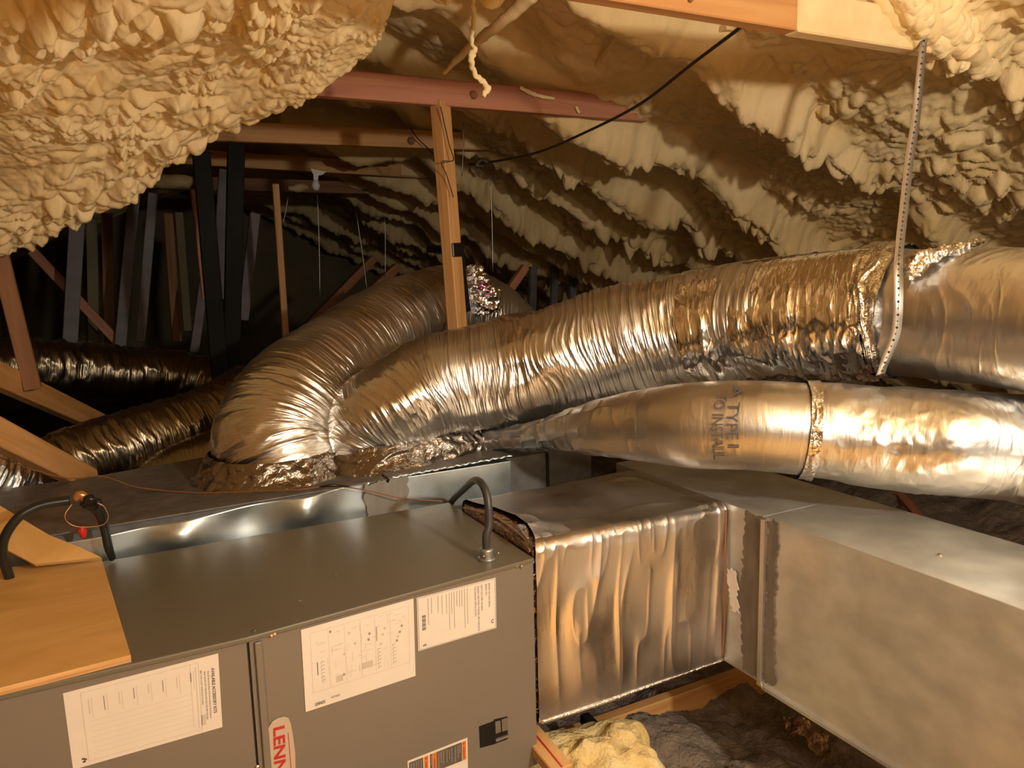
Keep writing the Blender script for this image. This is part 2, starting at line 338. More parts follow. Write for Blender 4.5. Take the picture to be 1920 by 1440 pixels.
def left_foam():
    # silhouette of the near slope: (px, py, depth)
    E = [(-900, 830, 2.5), (-260, 600, 2.35), (-120, 545, 2.35), (0, 472, 2.32), (100, 432, 2.3), (190, 392, 2.3), (280, 340, 2.27), (370, 284, 2.22), (470, 234, 2.15), (570, 192, 2.05), (640, 146, 1.97), (706, 98, 1.9), (742, 50, 1.82),
         (765, 18, 1.78), (820, 12, 1.74), (900, 2, 1.72), (985, -8, 1.7), (1040, -60, 1.68), (1090, -140, 1.66)]
    n = len(E); rows = []
    top0 = [-1100] + [(-420 + 1500 * i / (n - 2) * 1.02) for i in range(n - 1)]
    e3 = [atd(*p) for p in E]
    up = A(0, 0, 1)
    def row(f): return [f(i) for i in range(n)]
    r_far = row(lambda i: e3[i] + A(-.10, .30, .42))
    r_lip = row(lambda i: e3[i] + A(-.02, .17, .12))
    r_edge = row(lambda i: e3[i] + A(0, .02, .0))
    def mid(t, lift):
        def f(i):
            x0 = top0[i]; p = (E[i][0] * (1 - t) + x0 * t, E[i][1] * (1 - t) + (-330) * t); d = E[i][2] * (1 - t) ** 1.15 + .72 * (1 - (1 - t) ** 1.15)
            return atd(p[0], p[1], d) + A(0, 0, lift)
        return f
    rm = [row(mid(t, 0)) for t in (.14, .32, .52, .75, 1.0)]
    r_b = row(lambda i: A(-1.1 + 2.0 * (i - 1) / (n - 2) - (.9 if i == 0 else 0), -1.0, .34 + .28 * (i - 1) / (n - 2)))
    r_b2 = row(lambda i: A(-1.3 + 2.1 * (i - 1) / (n - 2) - (.9 if i == 0 else 0), -2.9, .30 + .30 * (i - 1) / (n - 2)))
    G = np.array([r_far, r_lip, r_edge] + rm + [r_b, r_b2])
    k = G.shape[0] - 1
    su = np.concatenate([np.linspace(0, 1, 30), np.linspace(1.02, 3, 130), np.linspace(3.01, 7, 420), np.linspace(7.02, k, 60)])
    sv = np.concatenate([np.linspace(0, .99, 50), np.linspace(1, n - 1, 640)])
    ax = _n(e3[12] - e3[3])
    def df(P, N):
        N = N * (-1 if N[:, 2].mean() > 0 else 1)
        al = P @ ax; Q = P - (al * .62)[:, None] * ax[None]          # stretched along the eave direction
        near = np.clip((1.55 - np.linalg.norm(P, axis=1)) / .7, 0, 1)
        bands = .022 * fbm(Q * 6.5, 2, 81) + .022 * (1 - np.abs(vn(Q * 8, 88))) ** 2
        h = bands + lumps(P, .060, .036, 80) * (1 - .7 * near) + lumps(P - (al * .3)[:, None] * ax[None], .13, .055, 85) * (.45 + .55 * near) - .040 + .0025 * fbm(P * 40, 2, 86)
        h += .005 * (1 - np.abs(vn(np.stack([al * 55, Q[:, 1] * 6, Q[:, 2] * 6], 1), 89))) ** 2 * np.clip(vn(P * 3, 90) * 2, 0, 1)
        V = P + (N * .92 + np.array([-.14, -.04, -.16])) * h[:, None]
        return V
    R = foam_sheet('wall_left', G, 0, 0, df, m_foam, None, su, sv)
    tag(R, 'near slope of the attic roof at upper left, thick lumpy cream spray foam', kind='structure')
    return R
left_foam()

# floor of the attic with loose insulation, gable walls
def floor():
    xs = np.concatenate([np.linspace(-4.5, .7, 60), np.linspace(.72, 3.4, 260), np.linspace(3.45, 7, 50)]); ys = np.concatenate([np.linspace(-3, .9, 50), np.linspace(.92, 3.2, 240), np.linspace(3.25, 9.85, 90)])
    Yg, Xg = np.meshgrid(ys, xs, indexing='ij'); P = np.stack([Xg.ravel(), Yg.ravel(), 0 * Xg.ravel() - 1.41], 1)
    P[:, 2] += .05 * fbm(P * 3, 2, 90) + .012 * fbm(P * 28, 3, 91) + .03 * vn(P * 9, 93)
    o = mesh('floor', P, grid_faces(len(ys), len(xs))[:, ::-1].copy(), m_cell, smooth=True, origin=A(1, 1.5, -1.6))
    tag(o, 'attic floor buried in grey loose-fill insulation', kind='structure')
floor()
o = prism('wall_back', [A(-4.4, 9.8, -1.6), A(7.2, 9.8, -1.6), A(1.0, 9.8, 1.12), A(-4.4, 9.8, -1.2)], (0, .05, 0), m_gable); tag(o, 'drab far gable wall of the attic', kind='structure')
o = prism('wall_front', [A(-4.4, -3.0, -1.6), A(7.2, -3.0, -1.6), A(1.0, -3.0, 1.12), A(-4.4, -3.0, -1.2)], (0, -.05, 0), m_gable); tag(o, 'gable wall behind the viewer', kind='structure')
prow = box('wall_far_left', (-4.45, -3, -1.6), (-4.4, 9.8, -1.1), m_gable); tag(prow, 'low eave wall at far left', kind='structure')

# ================================================================== FURNACE
FZ = -.675; FR = .8306; SX = .172; FB = -1.21
Rp0, Rp1 = A(SX, 1.442, 0), A(FR, 1.508, 0)      # right front panel in plan
nR = _n(A(-(Rp1 - Rp0)[1], (Rp1 - Rp0)[0], 0)) * -1   # outward (towards viewer)
nR = _n(A((Rp1 - Rp0)[1], -(Rp1 - Rp0)[0], 0))
nL = A(0, -1, 0)
def fr(px, py):      # on right panel
    r = ray(px, py); t = (Rp0 @ nR) / (r @ nR); return r * t
def fl(px, py): return ony(px, py, 1.443)
fur = thing('furnace', (.25, 1.5, FB), 'grey-brown horizontal furnace cabinet with white paper labels on its front', 'furnace')
XL = -.75; YB = 2.015
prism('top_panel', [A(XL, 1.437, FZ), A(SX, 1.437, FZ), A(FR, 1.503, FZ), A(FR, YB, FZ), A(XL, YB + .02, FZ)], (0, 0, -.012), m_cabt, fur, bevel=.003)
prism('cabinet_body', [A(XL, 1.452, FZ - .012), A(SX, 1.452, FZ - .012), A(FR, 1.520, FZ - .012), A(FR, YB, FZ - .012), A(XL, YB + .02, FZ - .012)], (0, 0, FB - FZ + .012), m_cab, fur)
# front edge flange under the top
prism('front_panel', [A(SX + .0025, 1.4435, FZ - .012), A(FR - .0005, 1.508, FZ - .012), A(FR - .0005, 1.520, FZ - .012), A(SX + .0025, 1.4535, FZ - .012)], (0, 0, FB - FZ + .012), m_cab, fur, bevel=.0015)
prism('access_door', [A(XL, 1.443, FZ - .012), A(SX - .0015, 1.443, FZ - .012), A(SX - .0015, 1.453, FZ - .012), A(XL, 1.453, FZ - .012)], (0, 0, FB - FZ + .02), m_cab, fur, bevel=.002)
g = prism('door_gap', [A(SX - .004, 1.448, FZ - .012), A(SX + .012, 1.449, FZ - .012), A(SX + .012, 1.453, FZ - .012), A(SX - .004, 1.452, FZ - .012)], (0, 0, FB - FZ + .02), m_gap, fur)
# raised rib just right of the gap
p = [fr(484, 1195), fr(495, 1195)]
x0, x1 = SX + .012, SX + .024
yy = lambda x: 1.442 + (x - SX) * (.066 / (FR - SX))
prism('panel_rib', [A(x0, yy(x0) - .006, FZ - .016), A(x1, yy(x1) - .006, FZ - .016), A(x1 + .006, yy(x1) + .004, FZ - .016), A(x0, yy(x0) + .004, FZ - .016)], (0, 0, FB - FZ + .03), m_cab, fur, bevel=.002)
for q in [(413, 1212, 'l'), (508, 1190, 'r'), (514, 1187, 'r'), (968, 1061, 'r'), (977, 1062, 'r'), (482, 1437, 'l')]:
    f_ = fl if q[2] == 'l' else fr
    screw('screw', f_(q[0], q[1]) + (nL if q[2] == 'l' else nR) * .002, nL if q[2] == 'l' else nR, .0045, m_screw, fur)
for q in [(563, 1128), (476, 1184), (630, 1079)]:
    screw('screw', onz(q[0], q[1], FZ + .0005), (0, 0, 1), .004, m_screw, fur)

def bil(c, u, v): return (c[0] * (1 - u) + c[1] * u) * (1 - v) + (c[3] * (1 - u) + c[2] * u) * v
def text2d(s, bold=True):
    cu = bpy.data.curves.new('t', 'FONT'); cu.body = s; cu.size = 1; cu.resolution_u = 3; cu.offset = .03 if bold else 0
    o = bpy.data.objects.new('t', cu); COL.objects.link(o); dg = bpy.context.evaluated_depsgraph_get()
    me = bpy.data.meshes.new_from_object(o.evaluated_get(dg)); V = np.array([v.co[:2] for v in me.vertices]); Fc = [tuple(p.vertices) for p in me.polygons]
    bpy.data.objects.remove(o); bpy.data.curves.remove(cu); bpy.data.meshes.remove(me)
    V -= V.min(0); V /= V.max(0); return V, Fc
class Print:
    """flat print on a quad with corners c (tl,tr,br,bl) and normal n"""
    def __init__(s, c, n, off=.0009): s.c = [np.array(q) + n * off for q in c]; s.V = []; s.F = []; s.mi = []; s.n = n; s.m = []
    def idx(s, m):
        if m not in s.m: s.m.append(m)
        return s.m.index(m)
    def quad(s, u0, v0, u1, v1, m, lift=0):
        b = len(s.V); s.V += [bil(s.c, u0, v0) + s.n * lift, bil(s.c, u0, v1) + s.n * lift, bil(s.c, u1, v1) + s.n * lift, bil(s.c, u1, v0) + s.n * lift]; s.F.append((b, b + 1, b + 2, b + 3)); s.mi.append(s.idx(m))
    def frame(s, u0, v0, u1, v1, t, m):
        s.quad(u0, v0, u1, v0 + t, m); s.quad(u0, v1 - t, u1, v1, m); s.quad(u0, v0, u0 + t * .7, v1, m); s.quad(u1 - t * .7, v0, u1, v1, m)
    def text(s, t, u0, v0, u1, v1, m, rot=0, lift=.0002):
        """rot 0 upright, 1 = reads downwards (turned clockwise)"""
        V, Fc = text2d(t); b = len(s.V)
        for (a, h) in V:
            if rot == 0: u = u0 + a * (u1 - u0); v = v1 - h * (v1 - v0)
            elif rot == 1: u = u0 + h * (u1 - u0); v = v0 + a * (v1 - v0)
            s.V.append(bil(s.c, u, v) + s.n * lift)
        for f in Fc: s.F.append(tuple(b + i for i in f)); s.mi.append(s.idx(m))
    def build(s, name, parent): return mesh(name, s.V, s.F, s.m, parent, midx=s.mi)
def sheet(name, c, n, m, parent, label): return prism(name, [np.array(q) for q in c], n * .0006, m, parent, label=label)
rng = np.random.default_rng(5)
# accessory sheet on the access door (printing turned clockwise)
c = [fl(118, 1300), fl(409, 1225), fl(417, 1363), fl(137, 1443)]
sh = sheet('accessory_sheet', c, nL, m_paper, fur, 'white paper with a faint turned table, on the left door'); P_ = Print(c, nL)
P_.frame(.10, .05, .86, .95, .005, m_inkl); P_.quad(.835, .10, .84, .92, m_inkl); P_.quad(.80, .05, .803, .9, m_inkl)
P_.text('AVAILABLE ACCESSORY KITS', .945, .17, .968, .78, m_ink, 1)
P_.text('THIS UNIT MAY BE EQUIPPED WITH ONE OR MORE OF THE KITS BELOW', .915, .19, .928, .84, m_inkm, 1)
P_.text('MARK THE KITS THAT WERE FIELD INSTALLED AND KEEP THIS LABEL', .893, .19, .905, .84, m_inkm, 1)
P_.text('SEE THE UNIT INSTRUCTIONS', .868, .16, .879, .62, m_inkm, 1); P_.quad(.855, .76, .888, .9, m_inkl)
for i, u in enumerate(np.linspace(.14, .80, 8)):
    P_.quad(u, .16 + .0 * i, u + .006, .16 + .12 + .08 * rng.random(), m_inkm if i % 2 else m_inkl); P_.quad(u + .02, .14, u + .023, .40, m_inkl)
for i in range(7): P_.quad(.14, .44 + .07 * i, .80, .443 + .07 * i, m_inkl)
for (u, v) in ((.060, .885), (.072, .90), (.064, .925)): P_.quad(u, v, u + .02, v + .022, m_ink)
P_.build('printing', sh)
# wiring diagram
c = [fr(564, 1181), fr(775, 1122), fr(779, 1267), fr(573, 1335)]
sh = sheet('wiring_diagram', c, nR, m_paper, fur, 'white paper wiring diagram in the middle of the front'); P_ = Print(c, nR)
P_.frame(.07, .07, .95, .80, .004, m_inkl)
for u in (.22, .36, .50, .63, .77): P_.quad(u, .08, u + .003, .79, m_inkl)
for (u, v) in ((.24, .12), (.40, .2), (.45, .35), (.58, .28), (.57, .35), (.72, .27), (.70, .34), (.68, .45), (.88, .30), (.86, .37), (.84, .42), (.83, .47), (.35, .44), (.34, .69)):
    a = [(u + .011 * math.cos(t), v + .018 * math.sin(t)) for t in np.linspace(0, 6.28, 9)[:-1]]; b = len(P_.V)
    for q in a: P_.V.append(bil(P_.c, *q))
    P_.F.append(tuple(range(b, b + 8))[::-1]); P_.mi.append(P_.idx(m_inkm if rng.random() < .5 else m_inkl))
for i in range(70):
    u = .09 + .82 * rng.random(); v = .1 + .62 * rng.random()
    if rng.random() < .5: P_.quad(u, v, u + .003, v + .03 + .09 * rng.random(), m_inkl)
    else: P_.quad(u, v, min(u + .02 + .05 * rng.random(), .94), v + .005, m_inkl)
for k_, (u, v0) in enumerate([(.65, .50), (.79, .50), (.15, .45)]):
    for i in range(6): P_.quad(u + .006 * (i % 2), v0 + .045 * i, u + .028, v0 + .045 * i + .006, m_inkm); P_.quad(u, v0 + .045 * i, u + .004, v0 + .045 * i + .03, m_inkm)
P_.quad(.115, .44, .122, .60, m_ink); P_.quad(.64, .22, .648, .40, m_inkm); P_.quad(.50, .62, .60, .70, m_inkl); P_.quad(.27, .68, .33, .76, m_inkl)
P_.text('LENNOX', .08, .925, .17, .965, m_ink); P_.text('REVISED', .22, .91, .30, .935, m_inkm)
P_.build('printing', sh)
# rating label with barcode
c = [fr(781, 1121), fr(929, 1083), fr(930.5, 1177), fr(784, 1221)]
sh = sheet('rating_label', c, nR, m_paper, fur, 'smaller white label with a barcode at the right end of the front'); P_ = Print(c, nR)
P_.frame(.01, .012, .99, .988, .008, m_inkm)
for i, u in enumerate([.13, .17, .25, .30, .355, .39, .42, .45, .485, .52, .55, .585, .62]): P_.quad(u, .06, u + .006, .35 + .5 * rng.random() * (1 if i > 1 else 1.1), m_inkm)
for i in range(11): P_.quad(.055, .36 + .026 * i, .10, .36 + .026 * i + (.014 if i % 3 else .02), m_ink)
for u, t in ((.90, 'MODEL NO AND SERIAL'), (.86, 'SERIAL NO'), (.80, 'INPUT BTU PER HR MAX'), (.755, 'DESIGN CERTIFIED FORCED AIR FURNACE'), (.715, 'FOR INDOOR INSTALLATION')): P_.text(t, u, .07, u + .022, .07 + .028 * len(t) * .9, m_inkm, 1)
P_.text('C', .93, .80, .965, .88, m_ink); P_.text('LISTED', .06, .90, .10, .94, m_ink)
P_.build('printing', sh)
# oval maker's badge, reads downwards
bc = lambda u, v: fr(u, v)
out = [(498, 1440 + 60), (499, 1400), (502, 1365), (509, 1353), (520, 1346), (532, 1343), (540, 1345), (545, 1356), (549, 1380), (553, 1410), (555, 1440 + 60)]
bd = prism('badge', [bc(*q) for q in out], nR * .003, m_badge, fur, label='pale oval maker badge with red lettering', bevel=.001)
c = [fr(505, 1358) , fr(546, 1347), fr(553, 1510), fr(508, 1521)]
P_ = Print(c, nR, .0034)
P_.text('LENNOX', .14, .045, .67, .93, m_red, 1)
cc = [(528, 1370), (536, 1370)]
for i in range(14):
    v = .14 + .06 * i; u = .80 + .16 * math.sin(i / 13 * math.pi * .5) * .6; P_.quad(u, v, u + .03, v + .065, m_red)
P_.quad(.02, .55, .05, .95, m_red)
P_.build('lettering', bd)
# orange warning label
c = [fr(764, 1427), fr(876, 1383), fr(878, 1480), fr(766, 1524)]
sh = sheet('warning_label', c, nR, m_paper, fur, 'orange and black warning label at the bottom of the front'); P_ = Print(c, nR)
P_.quad(.02, .04, .25, .9, m_brownp); P_.quad(.36, .04, .40, .9, m_brownp); P_.quad(.47, .04, .90, .40, m_brownp)
for u in (.265, .405, .905): P_.quad(u, .04, u + .07, .9 if u < .9 else .40, m_orange)
for u in (.28, .42, .92): P_.text('WARNING', u, .14, u + .03, .36, m_ink, 1); P_.quad(u, .07, u + .03, .10, m_red)
for u in (.05, .09, .13, .17, .21, .375, .50, .54, .58, .64, .68, .72, .78, .83, .86): P_.quad(u, .07, u + .012, .22 + .16 * rng.random(), m_inkm, .0002)
P_.quad(.74, .52, .75, .60, m_ink); P_.quad(.752, .48, .765, .53, m_ink)
P_.build('printing', sh)
# cut-out with switch blocks
sw = prism('switch_opening', [fr(898, 1362), fr(925, 1352), fr(926, 1349), fr(951, 1340 + 3), fr(952, 1385), fr(926, 1395), fr(900, 1402)], nR * .0012, m_blk, fur, label='black switch cut-out at the right of the front')
prism('rocker_switch', [fr(927, 1353), fr(937, 1350), fr(938, 1371), fr(928, 1375)], nR * .004, m_mastic, sw, bevel=.001)
prism('rocker_switch', [fr(939, 1349), fr(950, 1345), fr(951, 1367), fr(940, 1371)], nR * .004, m_mastic, sw, bevel=.001)
prism('switch_lip', [fr(928, 1385), fr(951, 1377), fr(951, 1381), fr(929, 1390)], nR * .004, m_strap, sw)

# flexible grey conduit rising from the top right of the cabinet
cd = thing('electrical_conduit', onz(913, 1049, FZ), 'dark grey flexible conduit arching out of the top right of the furnace', 'conduit')
b = onz(913, 1049, FZ)
tube('conduit_tube', [b + A(0, 0, .01), b + A(0, 0, .06), ony(917, 985, 1.556), ony(914, 935, 1.57), ony(904, 908, 1.60), ony(890, 901, 1.68), ony(872, 915, 1.82), ony(846, 942, 2.035), ony(838, 975, 2.06)], .0095, m_cond, cd, n=70, k=14)
tube('conduit_connector', [b + A(0, 0, .0), b + A(0, 0, .028)], .0165, m_fit, cd, n=6, k=20)
tube('locknut', [b + A(0, 0, .0), b + A(0, 0, .006)], .0215, m_fit, cd, n=4, k=20)
for s_ in (-1, 1): tube('clamp_screw', [b + A(.019 * s_, -.020, .019), b + A(.019 * s_ + .010, -.006, .012) + A(0, -.012, 0)], .0022, m_screw, cd, n=6, k=8)

# ================================================================== SHEET-METAL PLENUM BEHIND THE CABINET
pl = thing('plenum', (.3, 2.3, -1.2), 'galvanized sheet-metal plenum running behind the furnace, its lip dented and shiny', 'duct')
def dented_face():
    n, k = 160, 50; V = []
    xs = np.linspace(-.19, .61, n)
    for i, x in enumerate(xs):
        zt = -.6265 + (x + .19) * (.036 / .8)
        d1 = math.exp(-((x - .10) / .055) ** 2) * .034 + math.exp(-((x - .42) / .05) ** 2) * .026 - math.exp(-((x - .26) / .07) ** 2) * .012
        for j in range(k):
            t = j / (k - 1); z = zt + (-.83 - zt) * t; e = math.exp(-(t / .20) ** 2)
            V.append((x, 2.06 - d1 * math.exp(-((t - .16) / .2) ** 2) + .006 * math.sin(x * 25 + 2 * t), z - 0 * e))
    V = np.array(V)
    return mesh('dented_side', V, grid_faces(n, k), m_galvb, pl, smooth=True, label='bright dented strip of sheet metal')
o = dented_face(); sm = o.modifiers.new('thickness', 'SOLIDIFY'); sm.thickness = .0015; sm.offset = 1
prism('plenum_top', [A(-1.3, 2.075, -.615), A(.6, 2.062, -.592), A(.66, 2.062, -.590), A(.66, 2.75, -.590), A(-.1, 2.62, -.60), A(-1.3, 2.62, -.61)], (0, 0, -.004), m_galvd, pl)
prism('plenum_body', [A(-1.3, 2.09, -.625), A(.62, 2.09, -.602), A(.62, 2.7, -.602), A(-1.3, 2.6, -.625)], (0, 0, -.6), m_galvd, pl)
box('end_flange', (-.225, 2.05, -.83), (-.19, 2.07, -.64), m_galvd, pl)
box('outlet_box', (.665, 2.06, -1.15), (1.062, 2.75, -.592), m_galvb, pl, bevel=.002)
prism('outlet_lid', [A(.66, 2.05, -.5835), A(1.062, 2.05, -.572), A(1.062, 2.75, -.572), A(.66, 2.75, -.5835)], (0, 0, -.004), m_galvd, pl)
# bright hemmed edge
V = []
for i in range(60):
    x = .67 + .39 * i / 59; z = -.5845 + .0118 * i / 59 + .0012 * math.sin(i * 2.1) + .001 * math.sin(i * 5.3)
    V.append(A(x, 2.0475 + .0012 * math.sin(i * 1.7), z))
tube('hemmed_edge', V, .0032, m_galvb, pl, n=120, k=8, label='rough bright hemmed edge')
box('cross_duct', (1.062, 2.12, -1.15), (1.40, 2.75, -.60), m_galvd, pl, label='duct section with its shade put into the dull dark metal')  # shadowed continuation of the outlet box, shade painted in by darker metal
box('seam_cleat', (1.222, 2.112, -1.1), (1.230, 2.122, -.60), m_gap, pl)
def blotch(name, poly, n, m, parent, th=.003, seed=1, label=None):
    """irregular slab of mastic: polygon of 3d points with ragged border"""
    r = np.random.default_rng(seed); P = []
    for i in range(len(poly)):
        a, b = np.array(poly[i]), np.array(poly[(i + 1) % len(poly)]); L = np.linalg.norm(b - a); k = max(2, int(L / .008))
        for q in range(k): P.append(a + (b - a) * q / k + (np.array(_n(np.cross(b - a, n))) * r.normal(0, .0035)))
    return prism(name, P, n * th, m, parent, label=label)
blotch('mastic_patch', [A(.585, 2.052, -.600), A(.72, 2.052, -.578), A(.715, 2.052, -.83), A(.60, 2.052, -.83)], A(0, -1, 0), m_mastic2, pl, .004, 3, 'grey sealant smeared over the joint')

# ================================================================== FOIL-WRAPPED SUPPLY DUCT
fw = thing('foil_wrapped_duct', (1.1, 1.7, -1.1), 'rectangular duct wrapped in creased silver foil at the right end of the furnace', 'duct')
def foil_wrap():
    y0, y1, z0, z1, r = 1.506, 1.925, -1.10, -.640, .030
    per = []
    def seg(a, b, k):
        for q in range(k): per.append((a[0] + (b[0] - a[0]) * q / k, a[1] + (b[1] - a[1]) * q / k))
    def arc(cx, cz, a0, a1, k):
        for q in range(k): a = math.radians(a0 + (a1 - a0) * q / k); per.append((cx + r * math.cos(a), cz + r * math.sin(a)))
    seg((y0, z0), (y0, z1 - r), 150); arc(y0 + r, z1 - r, 180, 90, 22); seg((y0 + r, z1), (y1 - r, z1), 110); arc(y1 - r, z1 - r, 90, 0, 14); seg((y1, z1 - r), (y1, z0), 30); seg((y1, z0), (y0, z0), 30)
    per = np.array(per); k = len(per); n = 260
    nx = np.zeros((k, 2)); nxt = np.roll(per, -1, 0) - np.roll(per, 1, 0); nx[:, 0] = -nxt[:, 1]; nx[:, 1] = nxt[:, 0]; nx /= np.linalg.norm(nx, axis=1)[:, None]
    t = np.linspace(0, 1, n)
    top = np.clip((per[:, 1] - (z1 - .05)) / .05, 0, 1) * np.clip((y1 - per[:, 0]) / .1, 0, 1)
    V = []
    x0 = FR + .004 + .055 * top * np.sin(np.clip((per[:, 0] - y0) / (y1 - y0), 0, 1) * np.pi) ** .8
    X = x0[None] + (1.430 - x0)[None] * t[:, None]
    Yp = np.repeat(per[None, :, 0], n, 0); Zp = np.repeat(per[None, :, 1], n, 0)
    Q = np.stack([X.ravel(), Yp.ravel(), Zp.ravel()], 1)
    dz = np.clip((z1 - Q[:, 2]) / (z1 - z0), 0, 1)
    front = np.clip((y0 + .05 - Q[:, 1]) / .05, 0, 1)
    # vertical drape folds fanning out below the front edge
    fx = Q[:, 0] + .10 * (dz - .5) * vn(Q * 3, 201)
    fold = (1 - np.abs(vn(np.stack([fx * 12.5, dz * 1.5, 0 * fx], 1), 202))) ** 2.2
    fold2 = (1 - np.abs(vn(np.stack([fx * 21, dz * 2.2, 0 * fx + 4], 1), 203))) ** 3
    ev = np.sin(np.clip(dz, 0, 1) * np.pi) ** .5
    h = front * ev * (.010 * fold + .0035 * fold2)
    h += (1 - front) * (.004 * (1 - np.abs(vn(Q * 9, 204))) ** 3 + .005 * vn(Q * 5, 205))
    h += .0035 * (1 - np.abs(vn(np.stack([fx * 34, dz * 8, 0 * fx], 1), 206))) ** 3 * np.clip(1 - dz * 6, 0, 1) * front
    h -= .006 * top[None].repeat(n, 0).ravel() * np.sin(np.repeat(t, k) * np.pi)
    Nn = np.stack([0 * h, np.tile(nx[:, 0], n), np.tile(nx[:, 1], n)], 1)
    V = Q + Nn * h[:, None]
    V[:, 2] += -.012 * (1 - np.repeat(t, k)) * 0
    return mesh('foil_wrap', V, grid_faces(n, k, True), m_fsk, fw, smooth=True)
foil_wrap()
box('duct_core', (FR + .003, 1.515, -1.08), (1.425, 1.91, -.652), m_brwrap, fw, label='copper-toned foil showing at the mouth of the wrap')
V = [onz(870, 952, -.65), onz(925, 968, -.648), onz(960, 990, -.646), onz(985, 1012, -.65), onz(994, 1036, -.67)]
tube('wrap_edge', V, .0035, m_brwrap, fw, n=40, k=8)
tube('lifted_tape', [onz(972, 985, -.632), onz(982, 992, -.628), onz(990, 1010, -.634)], [.004, .010, .003], m_tape, fw, n=20, k=6)
# bottom edge cleat line
tube('bottom_edge', [A(FR + .01, 1.506, -1.10), A(1.0, 1.504, -1.102), A(1.2, 1.506, -1.10), A(1.43, 1.506, -1.098)], .004, m_tape, fw, n=40, k=8)
blotch('tape_patch', [onx(1364, 1068, 1.425), onx(1380, 1070, 1.425), onx(1387, 1150, 1.425), onx(1371, 1145, 1.425)], A(-1, 0, 0), m_paper, fw, .0012, 9, 'pale strip of tape on the trunk face')

# ================================================================== GALVANIZED TRUNK DUCT
tr = thing('trunk_duct', (1.6, 1.2, -1.1), 'long galvanized rectangular trunk duct running toward the viewer at lower right', 'duct')
TX = 1.432
xn = 1.432 - .036
def trunk_x(y): return TX - .0 * y
box('rear_section', (TX, 1.372, -1.10), (1.765, 2.02, -.641), m_galv, tr, bevel=.002)
box('front_section', (TX - .001, -1.2, -1.10), (1.765, 1.368, -.640), m_galv, tr, bevel=.002)
box('seam_cleat', (TX - .014, 1.357, -1.10), (TX, 1.370, -.645), m_strap, tr, bevel=.001)
box('bottom_flange', (TX - .008, -1.2, -1.108), (TX + .004, 1.357, -1.099), m_strap, tr)
blotch('mastic_patch', [A(TX - .001, 1.435, -.645), A(TX - .001, 1.372, -.645), A(TX - .001, 1.372, -1.09), A(TX - .001, 1.43, -1.09), A(TX - .001, 1.445, -.87)], A(-1, 0, 0), m_mastic, tr, .002, 5, 'dark sealant brushed along the seam')
blotch('mastic_patch', [A(TX - .002, 1.355, -.645), A(TX - .002, 1.318, -.645), A(TX - .002, 1.325, -.85), A(TX - .002, 1.315, -1.08), A(TX - .002, 1.355, -1.09)], A(-1, 0, 0), m_mastic, tr, .002, 6, 'dark sealant brushed along the seam')
screw('screw', onx(1431, 1287, TX - .014), (-1, 0, 0), .007, m_screw, tr)
screw('screw', A(1.55, .98, -.640), (0, 0, 1), .006, m_screw, tr)
tube('foil_seam', [A(TX - .006, 1.502, -.66), A(TX - .010, 1.498, -.8), A(TX - .006, 1.500, -.95), A(TX - .006, 1.506, -1.09)], .003, m_woodk, tr, n=30, k=6)

# ================================================================== FLEXIBLE DUCTS
def wrinkle(fr_, amp, seed, skew=.3, big=.004, slack=.25):
    def f(s, th, P, D):
        c, sn = np.cos(th), np.sin(th)
        w1 = s * fr_ + skew * vn(np.stack([s * 5, c * 1.2, sn * 1.2], 1), seed) * 3
        a = (1 - np.abs(vn(np.stack([w1, c * 1.3 + 3, sn * 1.3], 1), seed + 1))) ** 2.2
        b = (1 - np.abs(vn(np.stack([w1 * 2.3, c * 2.2 + 3, sn * 2.2], 1), seed + 2))) ** 3
        g = .5 + .5 * vn(np.stack([s * 4, c, sn], 1), seed + 3)
        return amp * (a * (.6 + .8 * g) + .5 * b) + big * fbm(np.stack([s * 5, c * 1.5, sn * 1.5], 1), 2, seed + 4)
    return f
fa = thing('flex_duct', ony(1300, 640, 1.8), 'fat silver flexible duct across the middle, hung on a metal strap', 'duct', None)
PA = [A(.70, 2.33, -.62), A(.69, 2.32, -.50), ony(742, 765, 2.28), ony(830, 722, 2.25), ony(960, 695, 2.14), ony(1130, 652, 1.98), ony(1300, 618, 1.78), ony(1460, 597, 1.56), ony(1640, 584, 1.33), ony(1760, 590, 1.18), ony(1900, 597, 1.02), ony(2100, 620, .82), ony(2400, 680, .6)]
RA = [.145, .150, .158, .165, .168, .176, .172, .166, .160, .158, .160, .160, .160]
CA = crom(np.column_stack([np.array(PA), RA]), 400)
def sub(C, ta, tb, k=14, dr=0):
    q = C[int(ta * (len(C) - 1)):int(tb * (len(C) - 1)) + 1]; q = q[np.linspace(0, len(q) - 1, k).astype(int)].copy(); q[:, 3] += dr; return q[:, :3], q[:, 3]
p_, r_ = sub(CA, 0, .62, 20)
tube('insulation_jacket', p_, r_, m_mylar, fa, n=1050, k=190, disp=wrinkle(52, .0036, 300, skew=.6, big=.010), cap=False)
def px_t(C, px):      # parameter where the centreline crosses an image column
    best = None
    for i, q in enumerate(C):
        c_ = q[0] * AX + q[1] * AY + q[2] * AZ; X_ = 960 + F * c_[0] / c_[2]
        if X_ >= px: return i / (len(C) - 1)
    return 1
t1, t2, t3 = px_t(CA, 1300), px_t(CA, 1640), px_t(CA, 1690)
p_, r_ = sub(CA, t1, t2 + .01, 12, .004)
